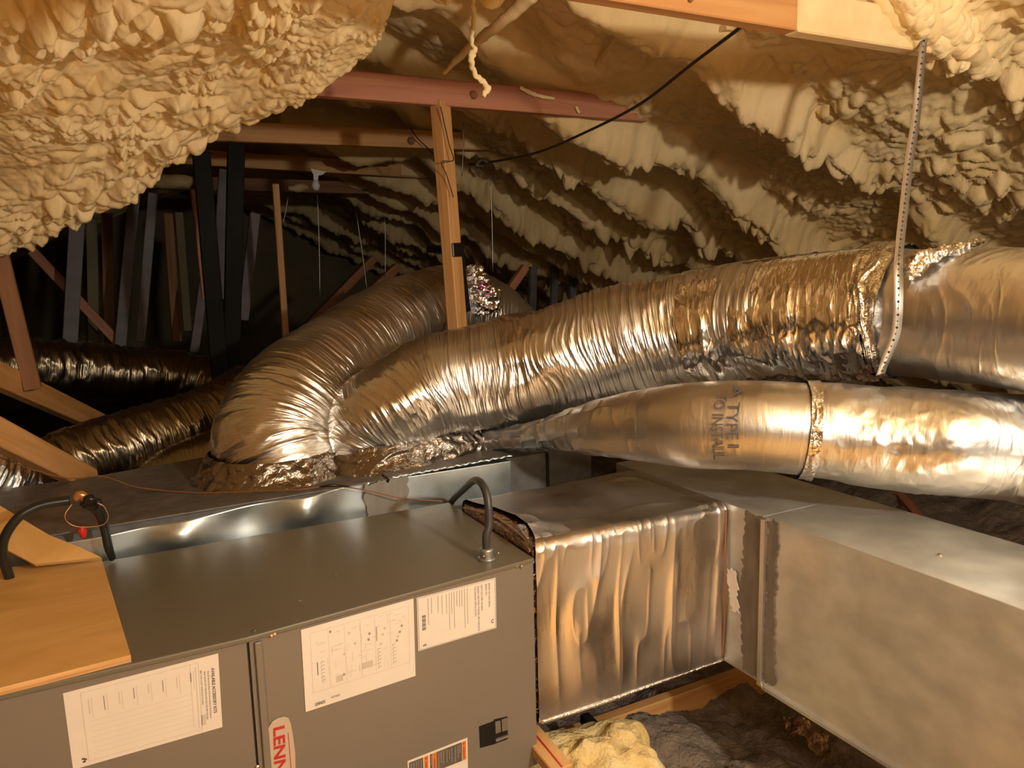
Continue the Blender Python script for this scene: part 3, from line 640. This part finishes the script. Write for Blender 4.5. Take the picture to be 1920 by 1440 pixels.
def crumple(amp, seed, f1=26, f2=9):
    def f(s, th, P, D):
        c, sn = np.cos(th), np.sin(th)
        w1 = s * f1 + 2.2 * vn(np.stack([s * 6, c * 2, sn * 2], 1), seed)
        a = (1 - np.abs(vn(np.stack([w1, c * 1.6, sn * 1.6], 1), seed + 1))) ** 1.6
        g1, g2 = wor(np.stack([s * f1 * .8, c * 1.9 + 4, sn * 1.9], 1), seed + 2)
        return amp * (a + .9 * np.clip(g1, 0, 1) + .35 * vn(P * 60, seed + 4))
    return f
def facet(s, th, fs, fc, seed):
    f1, f2, r = wor(np.stack([s * fs, np.cos(th) * fc, np.sin(th) * fc], 1), seed, True)
    return (f2 - f1) * (r - .35) * 1.6 + .25 * f1
def pleat(amp, seed):
    def f(s, th, P, D):
        c, sn = np.cos(th), np.sin(th)
        w1 = s * 17 + .9 * vn(np.stack([s * 4, c * 1.6, sn * 1.6], 1), seed)
        a = (1 - np.abs(vn(np.stack([w1, c * .9, sn * .9], 1), seed + 1))) ** 1.5
        b = (1 - np.abs(vn(np.stack([w1 * 2.7, c * 2.6, sn * 2.6], 1), seed + 2))) ** 2
        d = (1 - np.abs(vn(np.stack([w1 * 1.2 + 5 * c, c * 4, sn * 4 + s * 14], 1), seed + 3))) ** 3
        lowr = .55 + .45 * np.clip(-D[:, 2] * 1.6 + .3, -1, 1)
        return amp * (.62 * a + .18 * b + .10 * d + .62 * facet(s, th, 21, 1.7, seed + 8) + .22 * facet(s, th, 55, 4, seed + 9)) * lowr
    return f
tube('foil_sleeve', p_, r_, m_sleeve, fa, n=520, k=220, disp=pleat(.021, 320), cap=False, label='crumpled foil sleeve, brightest part of the duct')
p_, r_ = sub(CA, t3 - .005, .97, 12, .000)
tube('insulation_jacket', p_, r_, m_mylars, fa, n=420, k=180, disp=wrinkle(18, .0022, 340, big=.003), cap=False)
p_, r_ = sub(CA, t2 - .004, t3 + .004, 6, .006)
tube('foil_tape', p_, r_, m_tape, fa, n=140, k=260, disp=crumple(.008, 350, 60), cap=False, label='band of crinkled foil tape under the strap')
# seam of tape climbing over the top right of the strap
q0 = [ony(1700, 520, 1.16), ony(1722, 492, 1.14), ony(1760, 474, 1.13), ony(1805, 460, 1.12), ony(1848, 451, 1.12)]
tube('foil_tape', q0, [.016, .020, .012, .009, .005], m_tape, fa, n=90, k=30, disp=lambda s, th, P, D: .008 * vn(P * 110, 5), label='ridge of bright tape')

fb = thing('flex_duct', ony(640, 690, 2.6), 'silver flexible duct bending up and over behind the wooden post', 'duct')
PB = [A(.38, 2.36, -.70), ony(528, 880, 2.36), ony(520, 822, 2.40), ony(556, 752, 2.48), ony(630, 690, 2.62), ony(716, 628, 2.80), ony(790, 588, 2.95), ony(850, 578, 3.06), ony(905, 592, 3.14), ony(960, 640, 3.15), ony(1010, 720, 3.15)]
RB = [.17, .180, .192, .192, .182, .178, .175, .172, .170, .170, .170]
tube('insulation_jacket', PB, RB, m_mylar, fb, n=1000, k=170, disp=wrinkle(58, .0036, 400, big=.008), cap=False)
tube('foil_tape', [ony(885, 500, 2.93), ony(897, 535, 2.90), ony(908, 560, 2.88), ony(915, 590, 2.87)], [.03, .055, .062, .05], m_tape, fb, n=90, k=60, disp=lambda s, th, P, D: .016 * vn(P * 45, 7) + .01 * vn(P * 90, 8), label='wad of crumpled silver tape')
tube('foil_tape', [ony(900, 533, 2.845), ony(915, 548, 2.84)], [.02, .02], m_purple, fb, n=30, k=24, disp=lambda s, th, P, D: .008 * vn(P * 70, 17), label='pinkish glint of tape')
# crumpled foil collars where both enter the plenum
for nm, own, c0, r0, sd in (('taped_collar', fa, A(.74, 2.33, -.565), .20, 440), ('taped_collar', fb, A(.40, 2.36, -.575), .21, 450)):
    tube(nm, [c0 + A(0, 0, -.035), c0, c0 + A(0, 0, .05)], [r0 + .03, r0, r0 - .035], m_mylardk, own, n=90, k=220, disp=crumple(.012, sd, 20), cap=False, label='crumpled foil collar on the plenum, shade put into its dark colour')
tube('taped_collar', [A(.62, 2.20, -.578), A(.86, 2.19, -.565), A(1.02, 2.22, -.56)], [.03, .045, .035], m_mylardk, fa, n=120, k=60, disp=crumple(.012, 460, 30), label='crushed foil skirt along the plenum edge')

fc = thing('flex_duct', ony(1300, 800, 1.5), 'smooth silver flexible duct with black lettering, lying below the fat one', 'duct')
PC = [A(1.04, 2.25, -.56), ony(1000, 818, 2.0), ony(1070, 808, 1.84), ony(1140, 800, 1.72), ony(1215, 796, 1.62), ony(1300, 797, 1.5), ony(1420, 798, 1.38), ony(1520, 806, 1.3), ony(1640, 818, 1.2), ony(1780, 830, 1.08), ony(1920, 843, .98), ony(2120, 880, .8), ony(2350, 930, .66)]
RC = [.035, .042, .062, .082, .098, .110, .113, .115, .119, .121, .122, .122, .122]
CC = crom(np.column_stack([np.array(PC), RC]), 400)
tc_ = px_t(CC, 1512)
p_, r_ = sub(CC, 0, tc_, 16)
tube('insulation_jacket', p_, r_, m_mylars, fc, n=420, k=160, disp=lambda s, th, P, D: .0028 * (1 - np.abs(vn(np.stack([s * 22, np.cos(th) * 2, np.sin(th) * 2], 1), 501))) ** 3 * np.clip(1.4 - s * 1.6, .12, 1) * 2.2 + .002 * vn(P * 8, 502), cap=False)
p_, r_ = sub(CC, tc_ - .004, .98, 14, .002)
tube('insulation_jacket', p_, r_, m_mylars, fc, n=520, k=160, disp=lambda s, th, P, D: .013 * facet(s + .03 * np.cos(th * 2), th, 13, 1.9, 513) * np.clip(.5 + 1.2 * vn(P * 5, 514), .05, 1.4) + .004 * facet(s, th, 34, 4, 517) + .003 * vn(P * 14, 512), cap=False, label='more crumpled run of the lower duct')
p_, r_ = sub(CC, tc_ - .008, tc_ + .012, 5, .004)
tube('foil_tape', p_, r_, m_tape, fc, n=70, k=180, disp=crumple(.004, 520, 50), cap=False, label='foil tape joint')
# lettering printed round the jacket: letters run down the duct
def duct_text():
    V_all = []; F_all = []
    def onduct(px, py):
        r = ray(px, py); best = None
        # closest hit with the duct surface
        t = np.linspace(.9, 1.6, 900)[:, None] * r[None] / np.linalg.norm(r) * 1.25
        C = CC[::2]; d = np.linalg.norm(t[:, None] - C[None, :, :3], axis=2) - (C[None, :, 3] + .0065)
        hit = np.where(d.min(1) < 0)[0]
        return t[hit[0]] if len(hit) else t[-1]
    def col(txt, top, bot, wpx):
        V, Fc = text2d(txt, False); b = len(V_all)
        tx, ty = top; bx, by = bot
        for a, h in V:
            px = tx + (bx - tx) * a + 7 * math.sin(a * math.pi) * -1 + h * wpx; py = ty + (by - ty) * a
            V_all.append((px, py))
        for f in Fc: F_all.append(tuple(b + i for i in f))
    col('TO INSTALL', (1342, 735), (1338, 862), 22)
    col('A TYPE I', (1374, 722), (1364, 840), 22)
    V3 = [onduct(*q) for q in V_all]
    return mesh('lettering', V3, F_all, m_ink, fc, label='black printed capital letters')
duct_text()

# far, dim ducts at left
fd = thing('flex_duct', ony(270, 820, 2.9), 'dull brown flexible duct slanting down behind the wooden brace', 'duct')
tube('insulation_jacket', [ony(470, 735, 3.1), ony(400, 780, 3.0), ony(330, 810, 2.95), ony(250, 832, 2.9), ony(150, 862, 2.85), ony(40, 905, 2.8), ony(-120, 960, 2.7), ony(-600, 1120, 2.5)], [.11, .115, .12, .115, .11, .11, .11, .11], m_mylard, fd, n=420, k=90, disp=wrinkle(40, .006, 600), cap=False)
fe = thing('flex_duct', ony(20, 890, 2.8), 'glinting crinkled duct end at the far left edge above the plenum', 'duct')
tube('insulation_jacket', [ony(-120, 850, 2.66), ony(0, 892, 2.7), ony(70, 905, 2.78), ony(150, 925, 2.95)], [.085, .085, .08, .07], m_mylar, fe, n=260, k=110, disp=wrinkle(48, .008, 620), cap=False)
ff = thing('flex_duct', ony(250, 700, 4.2), 'far dark flexible duct lying across the back with small glints', 'duct')
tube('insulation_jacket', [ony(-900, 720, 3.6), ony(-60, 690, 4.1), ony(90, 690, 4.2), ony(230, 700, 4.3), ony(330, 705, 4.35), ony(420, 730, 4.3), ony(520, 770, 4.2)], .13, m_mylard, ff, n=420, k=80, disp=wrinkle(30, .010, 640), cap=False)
fg = thing('flex_duct', ony(360, 870, 2.75), 'dark brown duct stub tucked beside the bend of the upright duct', 'duct')
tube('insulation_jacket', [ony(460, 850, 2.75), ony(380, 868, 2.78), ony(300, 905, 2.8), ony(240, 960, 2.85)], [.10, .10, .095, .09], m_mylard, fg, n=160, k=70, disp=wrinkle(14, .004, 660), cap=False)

# ================================================================== LUMBER
def tie(ym, l, r_, h, th, m, label, z0=None, grp='collar ties between the roof slopes'):
    a = ony(*l, ym); b = ony(*r_, ym)
    t = thing('collar_tie', (a + b) / 2, label, 'beam', grp)
    board('beam', a, b, th, h, m, t, up=(0, 0, 1))
    return t, a, b
# (left centre px, right centre px)
t1_, a, b = tie(1.335, (450, -160), (1790, 77), .089, .04, m_woodb, 'nearest collar tie, bright orange wood turning cream, at the top right')
e0 = ony(1482, 23, 1.335)
board('foam_overspray', ony(1484, 23, 1.332), ony(1792, 77, 1.332), .043, .093, m_spray, t1_, label='cream overspray on the right end', bevel=.004)
tube('knot', [ony(1295, -2, 1.310), ony(1295, -2, 1.316)], .007, m_woodk, t1_, n=4, k=10)
t2_, a, b = tie(2.65, (560, 152), (1210, 208), .091, .04, m_woodr, 'reddish collar tie with a dark knot, second from the viewer, above the post')
tube('knot', [ony(888, 178, 2.624), ony(888, 178, 2.63)], .016, m_woodk, t2_, n=4, k=12)
tube('foam_drip', [ony(975, 163, 2.62), ony(990, 172, 2.62), ony(1012, 180, 2.62), ony(1040, 185, 2.62)], [.006, .008, .007, .005], m_foam, t2_, n=40, k=8, disp=lambda s, th, P, D: .003 * vn(P * 90, 3))
tube('foam_drip', [ony(1080, 200, 2.62), ony(1086, 212, 2.62)], [.006, .005], m_foam, t2_, n=10, k=8)
t3_, a, b = tie(3.83, (330, 243), (985, 270), .089, .04, m_wood, 'third collar tie, tan with a pale right end, crossing behind the post')
board('foam_overspray', ony(868, 262, 3.825), ony(985, 268, 3.825), .044, .093, m_spray, t3_, label='pale overspray on the right end', bevel=.004)
tube('knot', [ony(771, 264, 3.80), ony(771, 264, 3.81)], .02, m_woodk, t3_, n=4, k=12)
t4_, a, b = tie(5.0, (330, 293), (840, 325), .089, .04, m_wood, 'fourth collar tie, dim, just under the third')
board('foam_overspray', ony(750, 316, 4.995), ony(818, 321, 4.995), .044, .092, m_spray, t4_, label='pale overspray near the post', bevel=.004)
t5_, a, b = tie(5.75, (250, 340), (760, 355), .089, .04, m_woodk, 'farthest collar tie, nearly black with three foam blobs')
for (l, r_, hh) in (((272, 339), (372, 341), .05), ((540, 352), (578, 353), .03), ((652, 343), (716, 350), .045)):
    tube('foam_blob', [ony(*l, 5.72), ony((l[0] + r_[0]) / 2, (l[1] + r_[1]) / 2, 5.71), ony(*r_, 5.72)], [hh * .6, hh, hh * .5], m_spray, t5_, n=24, k=12, disp=lambda s, th, P, D: .01 * vn(P * 30, 3))
# upright 2x4 under the reddish tie
post = thing('wooden_post', ony(862, 600, 2.63), 'orange-brown upright two-by-four with a black band, standing before the bent duct', 'post')
pt, pb = ony(825, 190, 2.655), ony(860, 640, 2.645)
board('post_timber', pt, pb, .060, .05, m_wood, post, up=(-.55, 1, 0))
q0, q1 = ony(849, 456, 2.645), ony(851, 482, 2.645)
board('black_band', ony(848, 456, 2.65), ony(850, 482, 2.65), .068, .058, m_blk, post, up=(-.55, 1, 0), label='black tape band')
blk = thing('support_strap', ony(868, 560, 2.80), 'black nylon duct strap hanging beside the post', 'strap')
board('webbing', ony(864, 484, 2.72), ony(877, 585, 2.80), .03, .006, m_blk, blk, up=(0, 1, 0))
board('webbing', ony(800, 466, 2.86), ony(850, 470, 2.68), .006, .03, m_blk, blk)
# braces at far left
def lum(name, a, b, w_, h_, m, label, cat='brace', up=(0, 0, 1), grp=None):
    t = thing(name, b if b[2] < a[2] else a, label, cat, grp); board('timber', a, b, w_, h_, m, t, up=up); return t
lum('wooden_brace', ony(-420, 602, 1.75), ony(215, 925, 2.9), .038, .075, m_wood, 'lower orange wooden brace slanting down to the plenum at far left')
lum('wooden_brace', ony(-300, 567, 2.15), ony(190, 795, 3.6), .038, .08, m_wood, 'upper tan wooden brace tapering away at far left')
lum('wooden_brace', ony(0, 480, 2.9), ony(62, 730, 2.9), .05, .038, m_woodk, 'dark brown upright brace at the far left edge', up=(0, 1, 0))
# back of the attic
POLES = [('pale_board', (146, 395), (130, 668), 4.6, .070, m_pale, 'leftmost pale upright board at the back'),
         ('pale_board', (252, 362), (225, 655), 4.8, .058, m_pale, 'pale leaning board, second from the left at the back'),
         ('pale_board', (287, 362), (263, 640), 4.8, .050, m_pale, 'pale leaning board, third from the left at the back'),
         ('pale_board', (382, 530), (364, 660), 4.7, .048, m_pale, 'short pale board low beside the left black post'),
         ('pale_board', (424, 318), (408, 560), 4.9, .080, m_pale, 'wide pale board between the two black posts'),
         ('pale_board', (478, 400), (456, 600), 4.9, .060, m_pale, 'pale board just right of the right black post'),
         ('black_post', (377, 285), (420, 790), 3.4, .068, m_dark, 'left of two tall black posts, leaning to the right'),
         ('black_post', (443, 268), (432, 760), 3.5, .070, m_dark, 'right of two tall black posts, upright'),
         ('thin_post', (516, 345), (536, 640), 4.2, .034, m_wood, 'thin orange-brown upright stick right of the black posts'),
         ('thin_post', (362, 355), (384, 560), 4.3, .026, m_woodr, 'thin reddish stick left of the black posts'),
         ('wooden_stud', (172, 410), (176, 650), 5.3, .06, m_gable, 'olive stud left of centre on the far wall'),
         ('wooden_stud', (200, 400), (206, 655), 5.2, .06, m_woodk, 'dark stud left of the two pale leaning boards'),
         ('wooden_stud', (315, 400), (332, 640), 5.3, .055, m_woodk, 'dark stud right of the pale leaning boards'),
         ('wooden_stud', (335, 398), (352, 620), 5.5, .05, m_gable, 'olive stud beside the thin reddish stick')]
for nm, t_, b_, y_, w_, m_, lb in POLES:
    a, b = ony(*t_, y_), ony(*b_, y_ + .02)
    th = thing(nm, b, lb, 'post' if 'post' in nm else 'board', None)
    board('timber', a, b, w_, .035, m_, th, up=(0, 1, 0))
lum('truss_web', ony(500, 690, 4.6), ony(700, 485, 4.9), .05, .06, m_woodk, 'upper of two dark diagonal truss members behind the bent duct', 'beam', (0, 1, 0))
lum('truss_web', ony(540, 690, 4.2), ony(745, 500, 4.4), .05, .06, m_woodk, 'lower of two dark diagonal truss members behind the bent duct', 'beam', (0, 1, 0))
lum('truss_web', ony(60, 470, 4.9), ony(220, 640, 4.9), .05, .07, m_woodr, 'reddish diagonal truss member among the pale boards', 'beam', (0, 1, 0))
lum('truss_web', ony(930, 580, 4.4), ony(985, 500, 4.4), .05, .05, m_woodr, 'short reddish diagonal member right of the bent duct', 'beam', (0, 1, 0))
for i, (x, y0_, y1_) in enumerate(((1000, 500, 570), (1040, 500, 560), (1075, 505, 560))):
    lum('wooden_stud', ony(x, y0_, 5.6), ony(x - 3, y1_ + 40, 5.6), .06, .04, m_pale, ['leftmost', 'middle', 'rightmost'][i] + ' of three small pale studs just above the fat duct', 'stud', (0, 1, 0), None)

# battens and foam strings under the ridge
bt = thing('foam_coated_bar', ony(900, 70, 2.5), 'foam-coated bar slanting up from the reddish tie', 'bar')
tube('bar', [ony(832, 138, 2.6), ony(880, 90, 2.45), ony(930, 50, 2.3), ony(1000, -10, 2.15)], [.009, .013, .018, .022], m_spray, bt, n=50, k=10, disp=lambda s, th, P, D: .004 * vn(P * 40, 3))
b2 = thing('wooden_batten', ony(1150, 75, 2.4), 'narrow tan batten above the reddish tie', 'batten')
board('batten_strip', ony(1192, 22, 2.1), ony(1110, 128, 2.55), .012, .018, m_spray, b2)
b3 = thing('wooden_batten', ony(1290, 85, 2.3), 'broad foam-crusted batten under the bright tie', 'batten')
board('batten_strip', ony(1375, 50, 1.9), ony(1190, 122, 2.45), .05, .02, m_spray, b3)
fs = thing('foam_string', ony(905, 178, 1.9), 'twisted string of dried foam dangling in front of the reddish tie', 'foam strand')
tube('strand', [ony(884, -15, 1.74), ony(888, 30, 1.74), ony(884, 75, 1.74), ony(889, 92, 1.74), ony(884, 108, 1.74), ony(890, 138, 1.74), ony(904, 152, 1.74), ony(913, 164, 1.74), ony(906, 181, 1.74)], [.005, .0055, .006, .0075, .008, .006, .006, .0085, .005], m_foam, fs, n=120, k=10, disp=lambda s, th, P, D: .003 * vn(P * 130, 3) + .0012 * np.sin(s * 350 + th))
# thick foam gob round the end of the bright tie and strap
gb = thing('foam_gob', ony(1760, 40, 1.32), 'bulging gob of cream foam around the top of the metal strap', 'foam')
def gob(pts, rads, sd):
    tube('foam_lobe', pts, rads, m_foam, gb, n=140, k=70, disp=lambda s, th, P, D: lumps(P, .035, .012, sd) + .012 * vn(P * 14, sd + 3))
gob([ony(1670, -40, 1.28), ony(1698, 0, 1.27), ony(1722, 40, 1.27), ony(1733, 58, 1.28)], [.03, .035, .025, .012], 701)
gob([ony(1745, -40, 1.27), ony(1765, 30, 1.28), ony(1810, 80, 1.30), ony(1862, 138, 1.34)], [.018, .030, .040, .025], 702)
gob([ony(1745, 60, 1.30), ony(1770, 85, 1.31), ony(1800, 125, 1.33)], [.02, .028, .016], 703)
gob([ony(1800, -30, 1.30), ony(1850, 20, 1.34), ony(1900, 60, 1.38)], [.04, .05, .04], 704)

# perforated hanging strap
st = thing('perforated_strap', ony(1650, 700, 1.16), 'perforated galvanized strap hanging from the bright tie to the fat duct', 'strap')
SP = [(1734, 58, 1.29), (1726, 130, 1.28), (1718, 215, 1.27), (1705, 300, 1.25), (1697, 370, 1.22), (1688, 450, 1.17), (1684, 500, 1.13), (1684, 560, 1.115), (1680, 620, 1.12), (1662, 670, 1.14), (1651, 702, 1.17)]
cl = crom(np.array([ony(*q) for q in SP]), 220); cl, s_ = resample(np.column_stack([cl, np.zeros(len(cl))]), 260); cl = cl[:, :3]
Tn = np.gradient(cl, axis=0); Tn /= np.linalg.norm(Tn, axis=1)[:, None]
V = []; vd = -cl / np.linalg.norm(cl, axis=1)[:, None]
sd_ = np.cross(Tn, A(-.45, -1, .1)); sd_ /= np.linalg.norm(sd_, axis=1)[:, None]; nn = np.cross(sd_, Tn); 
nn *= np.sign(np.sum(nn * vd, 1))[:, None]
hw = .0115
for i in range(len(cl)):
    k_ = hw * (.75 + .25 * min(1, i / 60)); V += [cl[i] - sd_[i] * k_, cl[i] + sd_[i] * k_]
o = mesh('strap_band', V, grid_faces(len(cl), 2), m_strap, st); sm = o.modifiers.new('t', 'SOLIDIFY'); sm.thickness = .0012; sm.offset = 0
hv = []; hf = []; step = 4
for i in range(3, len(cl) - 2, step):
    b = len(hv); rr_ = .0030 if (i // step) % 2 else .0017
    for j in range(8): a_ = j * math.pi / 4; hv.append(cl[i] + nn[i] * .0016 + sd_[i] * rr_ * math.cos(a_) + Tn[i] * rr_ * math.sin(a_))
    hf.append(tuple(range(b, b + 8)))
o = mesh('strap_holes', hv, hf, m_gap, st)
screw('screw', ony(1735, 62, 1.28), (-.3, -1, 0), .006, m_screw, st)

# ================================================================== PLYWOOD, LEFT CONDUIT, WIRES
ply = thing('plywood_sheet', onz(100, 1240, FZ + .004), 'orange plywood sheet lying on the left end of the furnace', 'board')
zt = -.661
prism('plywood_panel', [onz(245, 1228, zt), onz(190, 1046, zt), onz(65, 1058, zt), onz(-160, 1083, zt), onz(-260, 1355, zt)], (0, 0, -.0135), [m_ply, m_plyedge], ply, midx=[0, 0, 1, 1, 1, 1, 1])
ply2 = thing('plywood_offcut', onz(100, 1030, -.64), 'tapered plywood offcut leaning on the plenum behind the larger sheet', 'board')
cA, cB, c3 = onz(190, 1045, -.640), onz(65, 1058, -.640), ony(0, 950, 2.13)
npl = _n(np.cross(cB - cA, c3 - cA)); hit = lambda px, py: (lambda r: r * ((cA @ npl) / (r @ npl)))(ray(px, py))
prism('offcut_panel', [cA, cB, hit(-110, 968), hit(-110, 880), hit(0, 948), hit(92, 1003), hit(150, 1026)], npl * (-.010 if npl[2] > 0 else .010), m_ply, ply2)
lc = thing('electrical_conduit', ony(5, 1050, 2.0), 'black flexible conduit curving over the plywood at the left edge', 'conduit')
tube('conduit_tube', [ony(18, 1085, 1.98), ony(6, 1045, 1.97), ony(8, 1010, 1.96), ony(35, 970, 1.96), ony(75, 948, 1.97), ony(130, 938, 1.98)], .0105, m_condk, lc, n=70, k=14)
tube('conduit_tube', [ony(160, 940, 1.98), ony(185, 958, 1.99), ony(196, 990, 2.0), ony(203, 1025, 2.0), ony(211, 1048, 2.01)], [.013, .012, .010, .010, .008], m_condk, lc, n=50, k=14)
tube('conduit_connector', [ony(140, 936, 1.975), ony(152, 928, 1.975), ony(166, 940, 1.975)], [.008, .011, .009], m_copper, lc, n=24, k=12, label='brass-coloured elbow')
tube('wire_bundle', [ony(158, 945, 1.97), ony(170, 938, 1.96), ony(180, 950, 1.97)], [.009, .012, .008], m_blk, lc, n=40, k=20, disp=lambda s, th, P, D: .008 * vn(P * 90, 3))
tube('thin_wire', [ony(135, 945, 1.97), ony(122, 965, 1.96), ony(128, 980, 1.96), ony(150, 988, 1.96), ony(190, 985, 1.96), ony(203, 970, 1.96), ony(195, 950, 1.96), ony(182, 943, 1.96)], .0012, m_copper, lc, n=90, k=6)
wn = thing('wire_nut', ony(155, 995, 2.03), 'small red wire nut beside the black conduit', 'connector')
tube('nut_body', [ony(150, 990, 2.02), ony(155, 996, 2.02), ony(157, 1008, 2.02)], [.009, .010, .005], m_rednut, wn, n=12, k=10)
lw = thing('thermostat_wire', ony(300, 915, 2.2), 'thin brown wire sagging across the plenum from left to right', 'wire')
tube('wire_strand', [ony(-20, 850, 2.45), ony(60, 880, 2.42), ony(130, 897, 2.4), ony(192, 893, 2.38), ony(250, 912, 2.33), ony(320, 921, 2.28), ony(400, 924, 2.2), ony(500, 920, 2.1), ony(560, 918, 2.04), ony(625, 911, 2.02), ony(690, 920, 2.02), ony(760, 935, 2.0), ony(830, 940, 1.985)], .0018, m_wire, lw, n=220, k=6)
tube('dark_splice', [ony(590, 914, 2.03), ony(625, 910, 2.015), ony(655, 912, 2.02)], [.002, .004, .002], m_blk, lw, n=20, k=8)
# black cable across the roof
bk = thing('black_cable', ony(1150, 220, 2.2), 'black cable sagging from the bright tie down toward the post', 'cable')
tube('cable_run', [ony(1388, 52, 1.36), ony(1300, 118, 1.6), ony(1200, 195, 1.9), ony(1100, 247, 2.2), ony(1010, 285, 2.5), ony(930, 302, 2.75), ony(880, 308, 2.9)], .0045, m_wirek, bk, n=160, k=8)
tube('cable_knot', [ony(915, 305, 2.8), ony(903, 300, 2.8), ony(893, 310, 2.8), ony(905, 312, 2.8)], .009, m_wirek, bk, n=24, k=8)
w2 = thing('loose_cable', ony(845, 300, 2.5), 'thin dark cord looped around the top of the post', 'cord')
tube('cord_run', [ony(826, 200, 2.60), ony(842, 270, 2.59), ony(850, 300, 2.58), ony(828, 304, 2.58), ony(838, 330, 2.59), ony(850, 370, 2.59)], .002, m_wirek, w2, n=80, k=6)
w3 = thing('loose_cable', ony(790, 270, 3.6), 'thin dark cord drooping in front of the third tie', 'cord')
tube('cord_run', [ony(768, 238, 3.75), ony(782, 258, 3.75), ony(800, 276, 3.75), ony(824, 300, 3.7)], .003, m_wirek, w3, n=50, k=6)
HW = [((595, 365), (600, 560), 4.0, 'second from the left, below the white bracket'), ((668, 400), (690, 560), 4.2, 'left of the post, ending on the bent duct'), ((721, 405), (722, 520), 4.3, 'nearest the post on its left'),
      ((869, 230), (866, 330), 3.4, 'short, just right of the post top'), ((919, 330), (924, 510), 3.2, 'right of the post, ending behind the bent duct'), ((540, 370), (530, 420), 4.3, 'short, at the farthest tie near the thin stick')]
for (a_, b_, y_, lb) in HW:
    t = thing('hanger_wire', ony(*b_, y_), 'thin hanging support wire, ' + lb, 'wire', 'hanger wires'); tube('wire_strand', [ony(*a_, y_), ony((a_[0] + b_[0]) / 2 + 1, (a_[1] + b_[1]) / 2, y_), ony(*b_, y_)], .0022, m_fit, t, n=10, k=5)
wb = thing('white_bracket', ony(595, 355, 3.95), 'small white plastic bracket hanging under the fourth tie', 'bracket')
prism('bracket_plate', [ony(582, 316, 3.95), ony(612, 322, 3.95), ony(604, 328, 3.95), ony(597, 329, 3.95), ony(596, 340, 3.95), ony(588, 340, 3.95), ony(588, 328, 3.95)], (0, .01, 0), m_white, wb)
tube('bracket_bulb', [ony(592, 338, 3.94), ony(592, 349, 3.94), ony(594, 357, 3.94)], [.012, .022, .010], m_white, wb, n=12, k=12)

# ================================================================== FLOOR ITEMS
def joist(y, label): return lum('ceiling_joist', A(-.2, y, -1.43), A(4.5, y, -1.43), .038, .11, m_wood, label, 'joist', (0, 0, 1), None)
joist(1.81, 'orange floor joist showing between furnace and trunk duct')
lum('ceiling_joist', A(2.6, 1.2, -1.38), A(4.2, 3.0, -1.42), .05, .10, m_woodr, 'reddish joist in the shade beyond the trunk duct', 'joist')
# yellow batt
bt_ = thing('fiberglass_batt', (1.0, 1.62, -1.45), 'torn yellow fiberglass batt on the floor beside the furnace', 'insulation')
def batt():
    n, k = 90, 140; u = np.linspace(0, np.pi, n); v = np.linspace(0, 2 * np.pi, k, endpoint=False)
    Ug, Vg = np.meshgrid(u, v, indexing='ij'); sq = lambda c: np.sign(c) * np.abs(c) ** .6
    D = np.stack([np.sin(Ug) * np.cos(Vg), np.sin(Ug) * np.sin(Vg), np.cos(Ug)], -1).reshape(-1, 3)
    P = np.stack([sq(D[:, 0]) * .19, sq(D[:, 1]) * .12, sq(D[:, 2]) * .09], 1)
    P += D * (.035 * fbm(P * 9, 3, 801) + .02 * (1 - np.abs(vn(P * 14, 805))))[:, None]
    R = math.radians(-20); x, y = P[:, 0].copy(), P[:, 1].copy(); P[:, 0] = x * math.cos(R) - y * math.sin(R); P[:, 1] = x * math.sin(R) + y * math.cos(R)
    c0 = onz(1105, 1455, -1.33)
    mesh('batt_wool', P + c0, grid_faces(n, k, True), m_batt, bt_, smooth=True)
batt()
lum('black_pipe', onz(1095, 1345, -1.30), onz(1135, 1385, -1.30), .03, .03, m_dark, 'short black pipe between the yellow batt and the joist', 'pipe')
cr = thing('lumber_offcut', onz(1030, 1410, -1.2), 'pale wooden offcut with a red line at the bottom edge beside the furnace', 'board')
pa, pb = onz(985, 1365, -1.17), onz(1055, 1450, -1.17)
board('offcut_timber', pa, pb, .055, .03, m_plyedge, cr)
board('red_line', pa + A(0, 0, .016), pb + A(0, 0, .016), .005, .002, m_red, cr, label='red printed line')
fj = thing('foil_scrap', onz(1520, 1380, -1.42), 'crumpled scrap of foil-faced insulation under the trunk duct', 'insulation')
def scrap():
    n, k = 60, 60; c = [onz(1472, 1338, -1.38), onz(1560, 1372, -1.38), onz(1555, 1425, -1.40), onz(1480, 1372, -1.40)]
    V = np.array([bil(c, i / (n - 1), j / (k - 1)) for i in range(n) for j in range(k)]); V += .02 * fbm(V * 22, 2, 831)[:, None] * A(.4, -.5, 1)
    o = mesh('scrap_sheet', V, grid_faces(n, k), m_brwrap, fj, smooth=True); sm = o.modifiers.new('t', 'SOLIDIFY'); sm.thickness = .003
scrap()
# plywood decking where the viewer stands
dk = thing('decking_panel', (.4, -.3, -1.42), 'plywood walkway decking laid over the joists', 'board')
box('deck_board', (-1.2, -1.6, -1.36), (1.36, -.35, -1.34), m_ply, dk); box('deck_board', (-1.2, -.34, -1.36), (1.36, .95, -1.34), m_ply, dk)
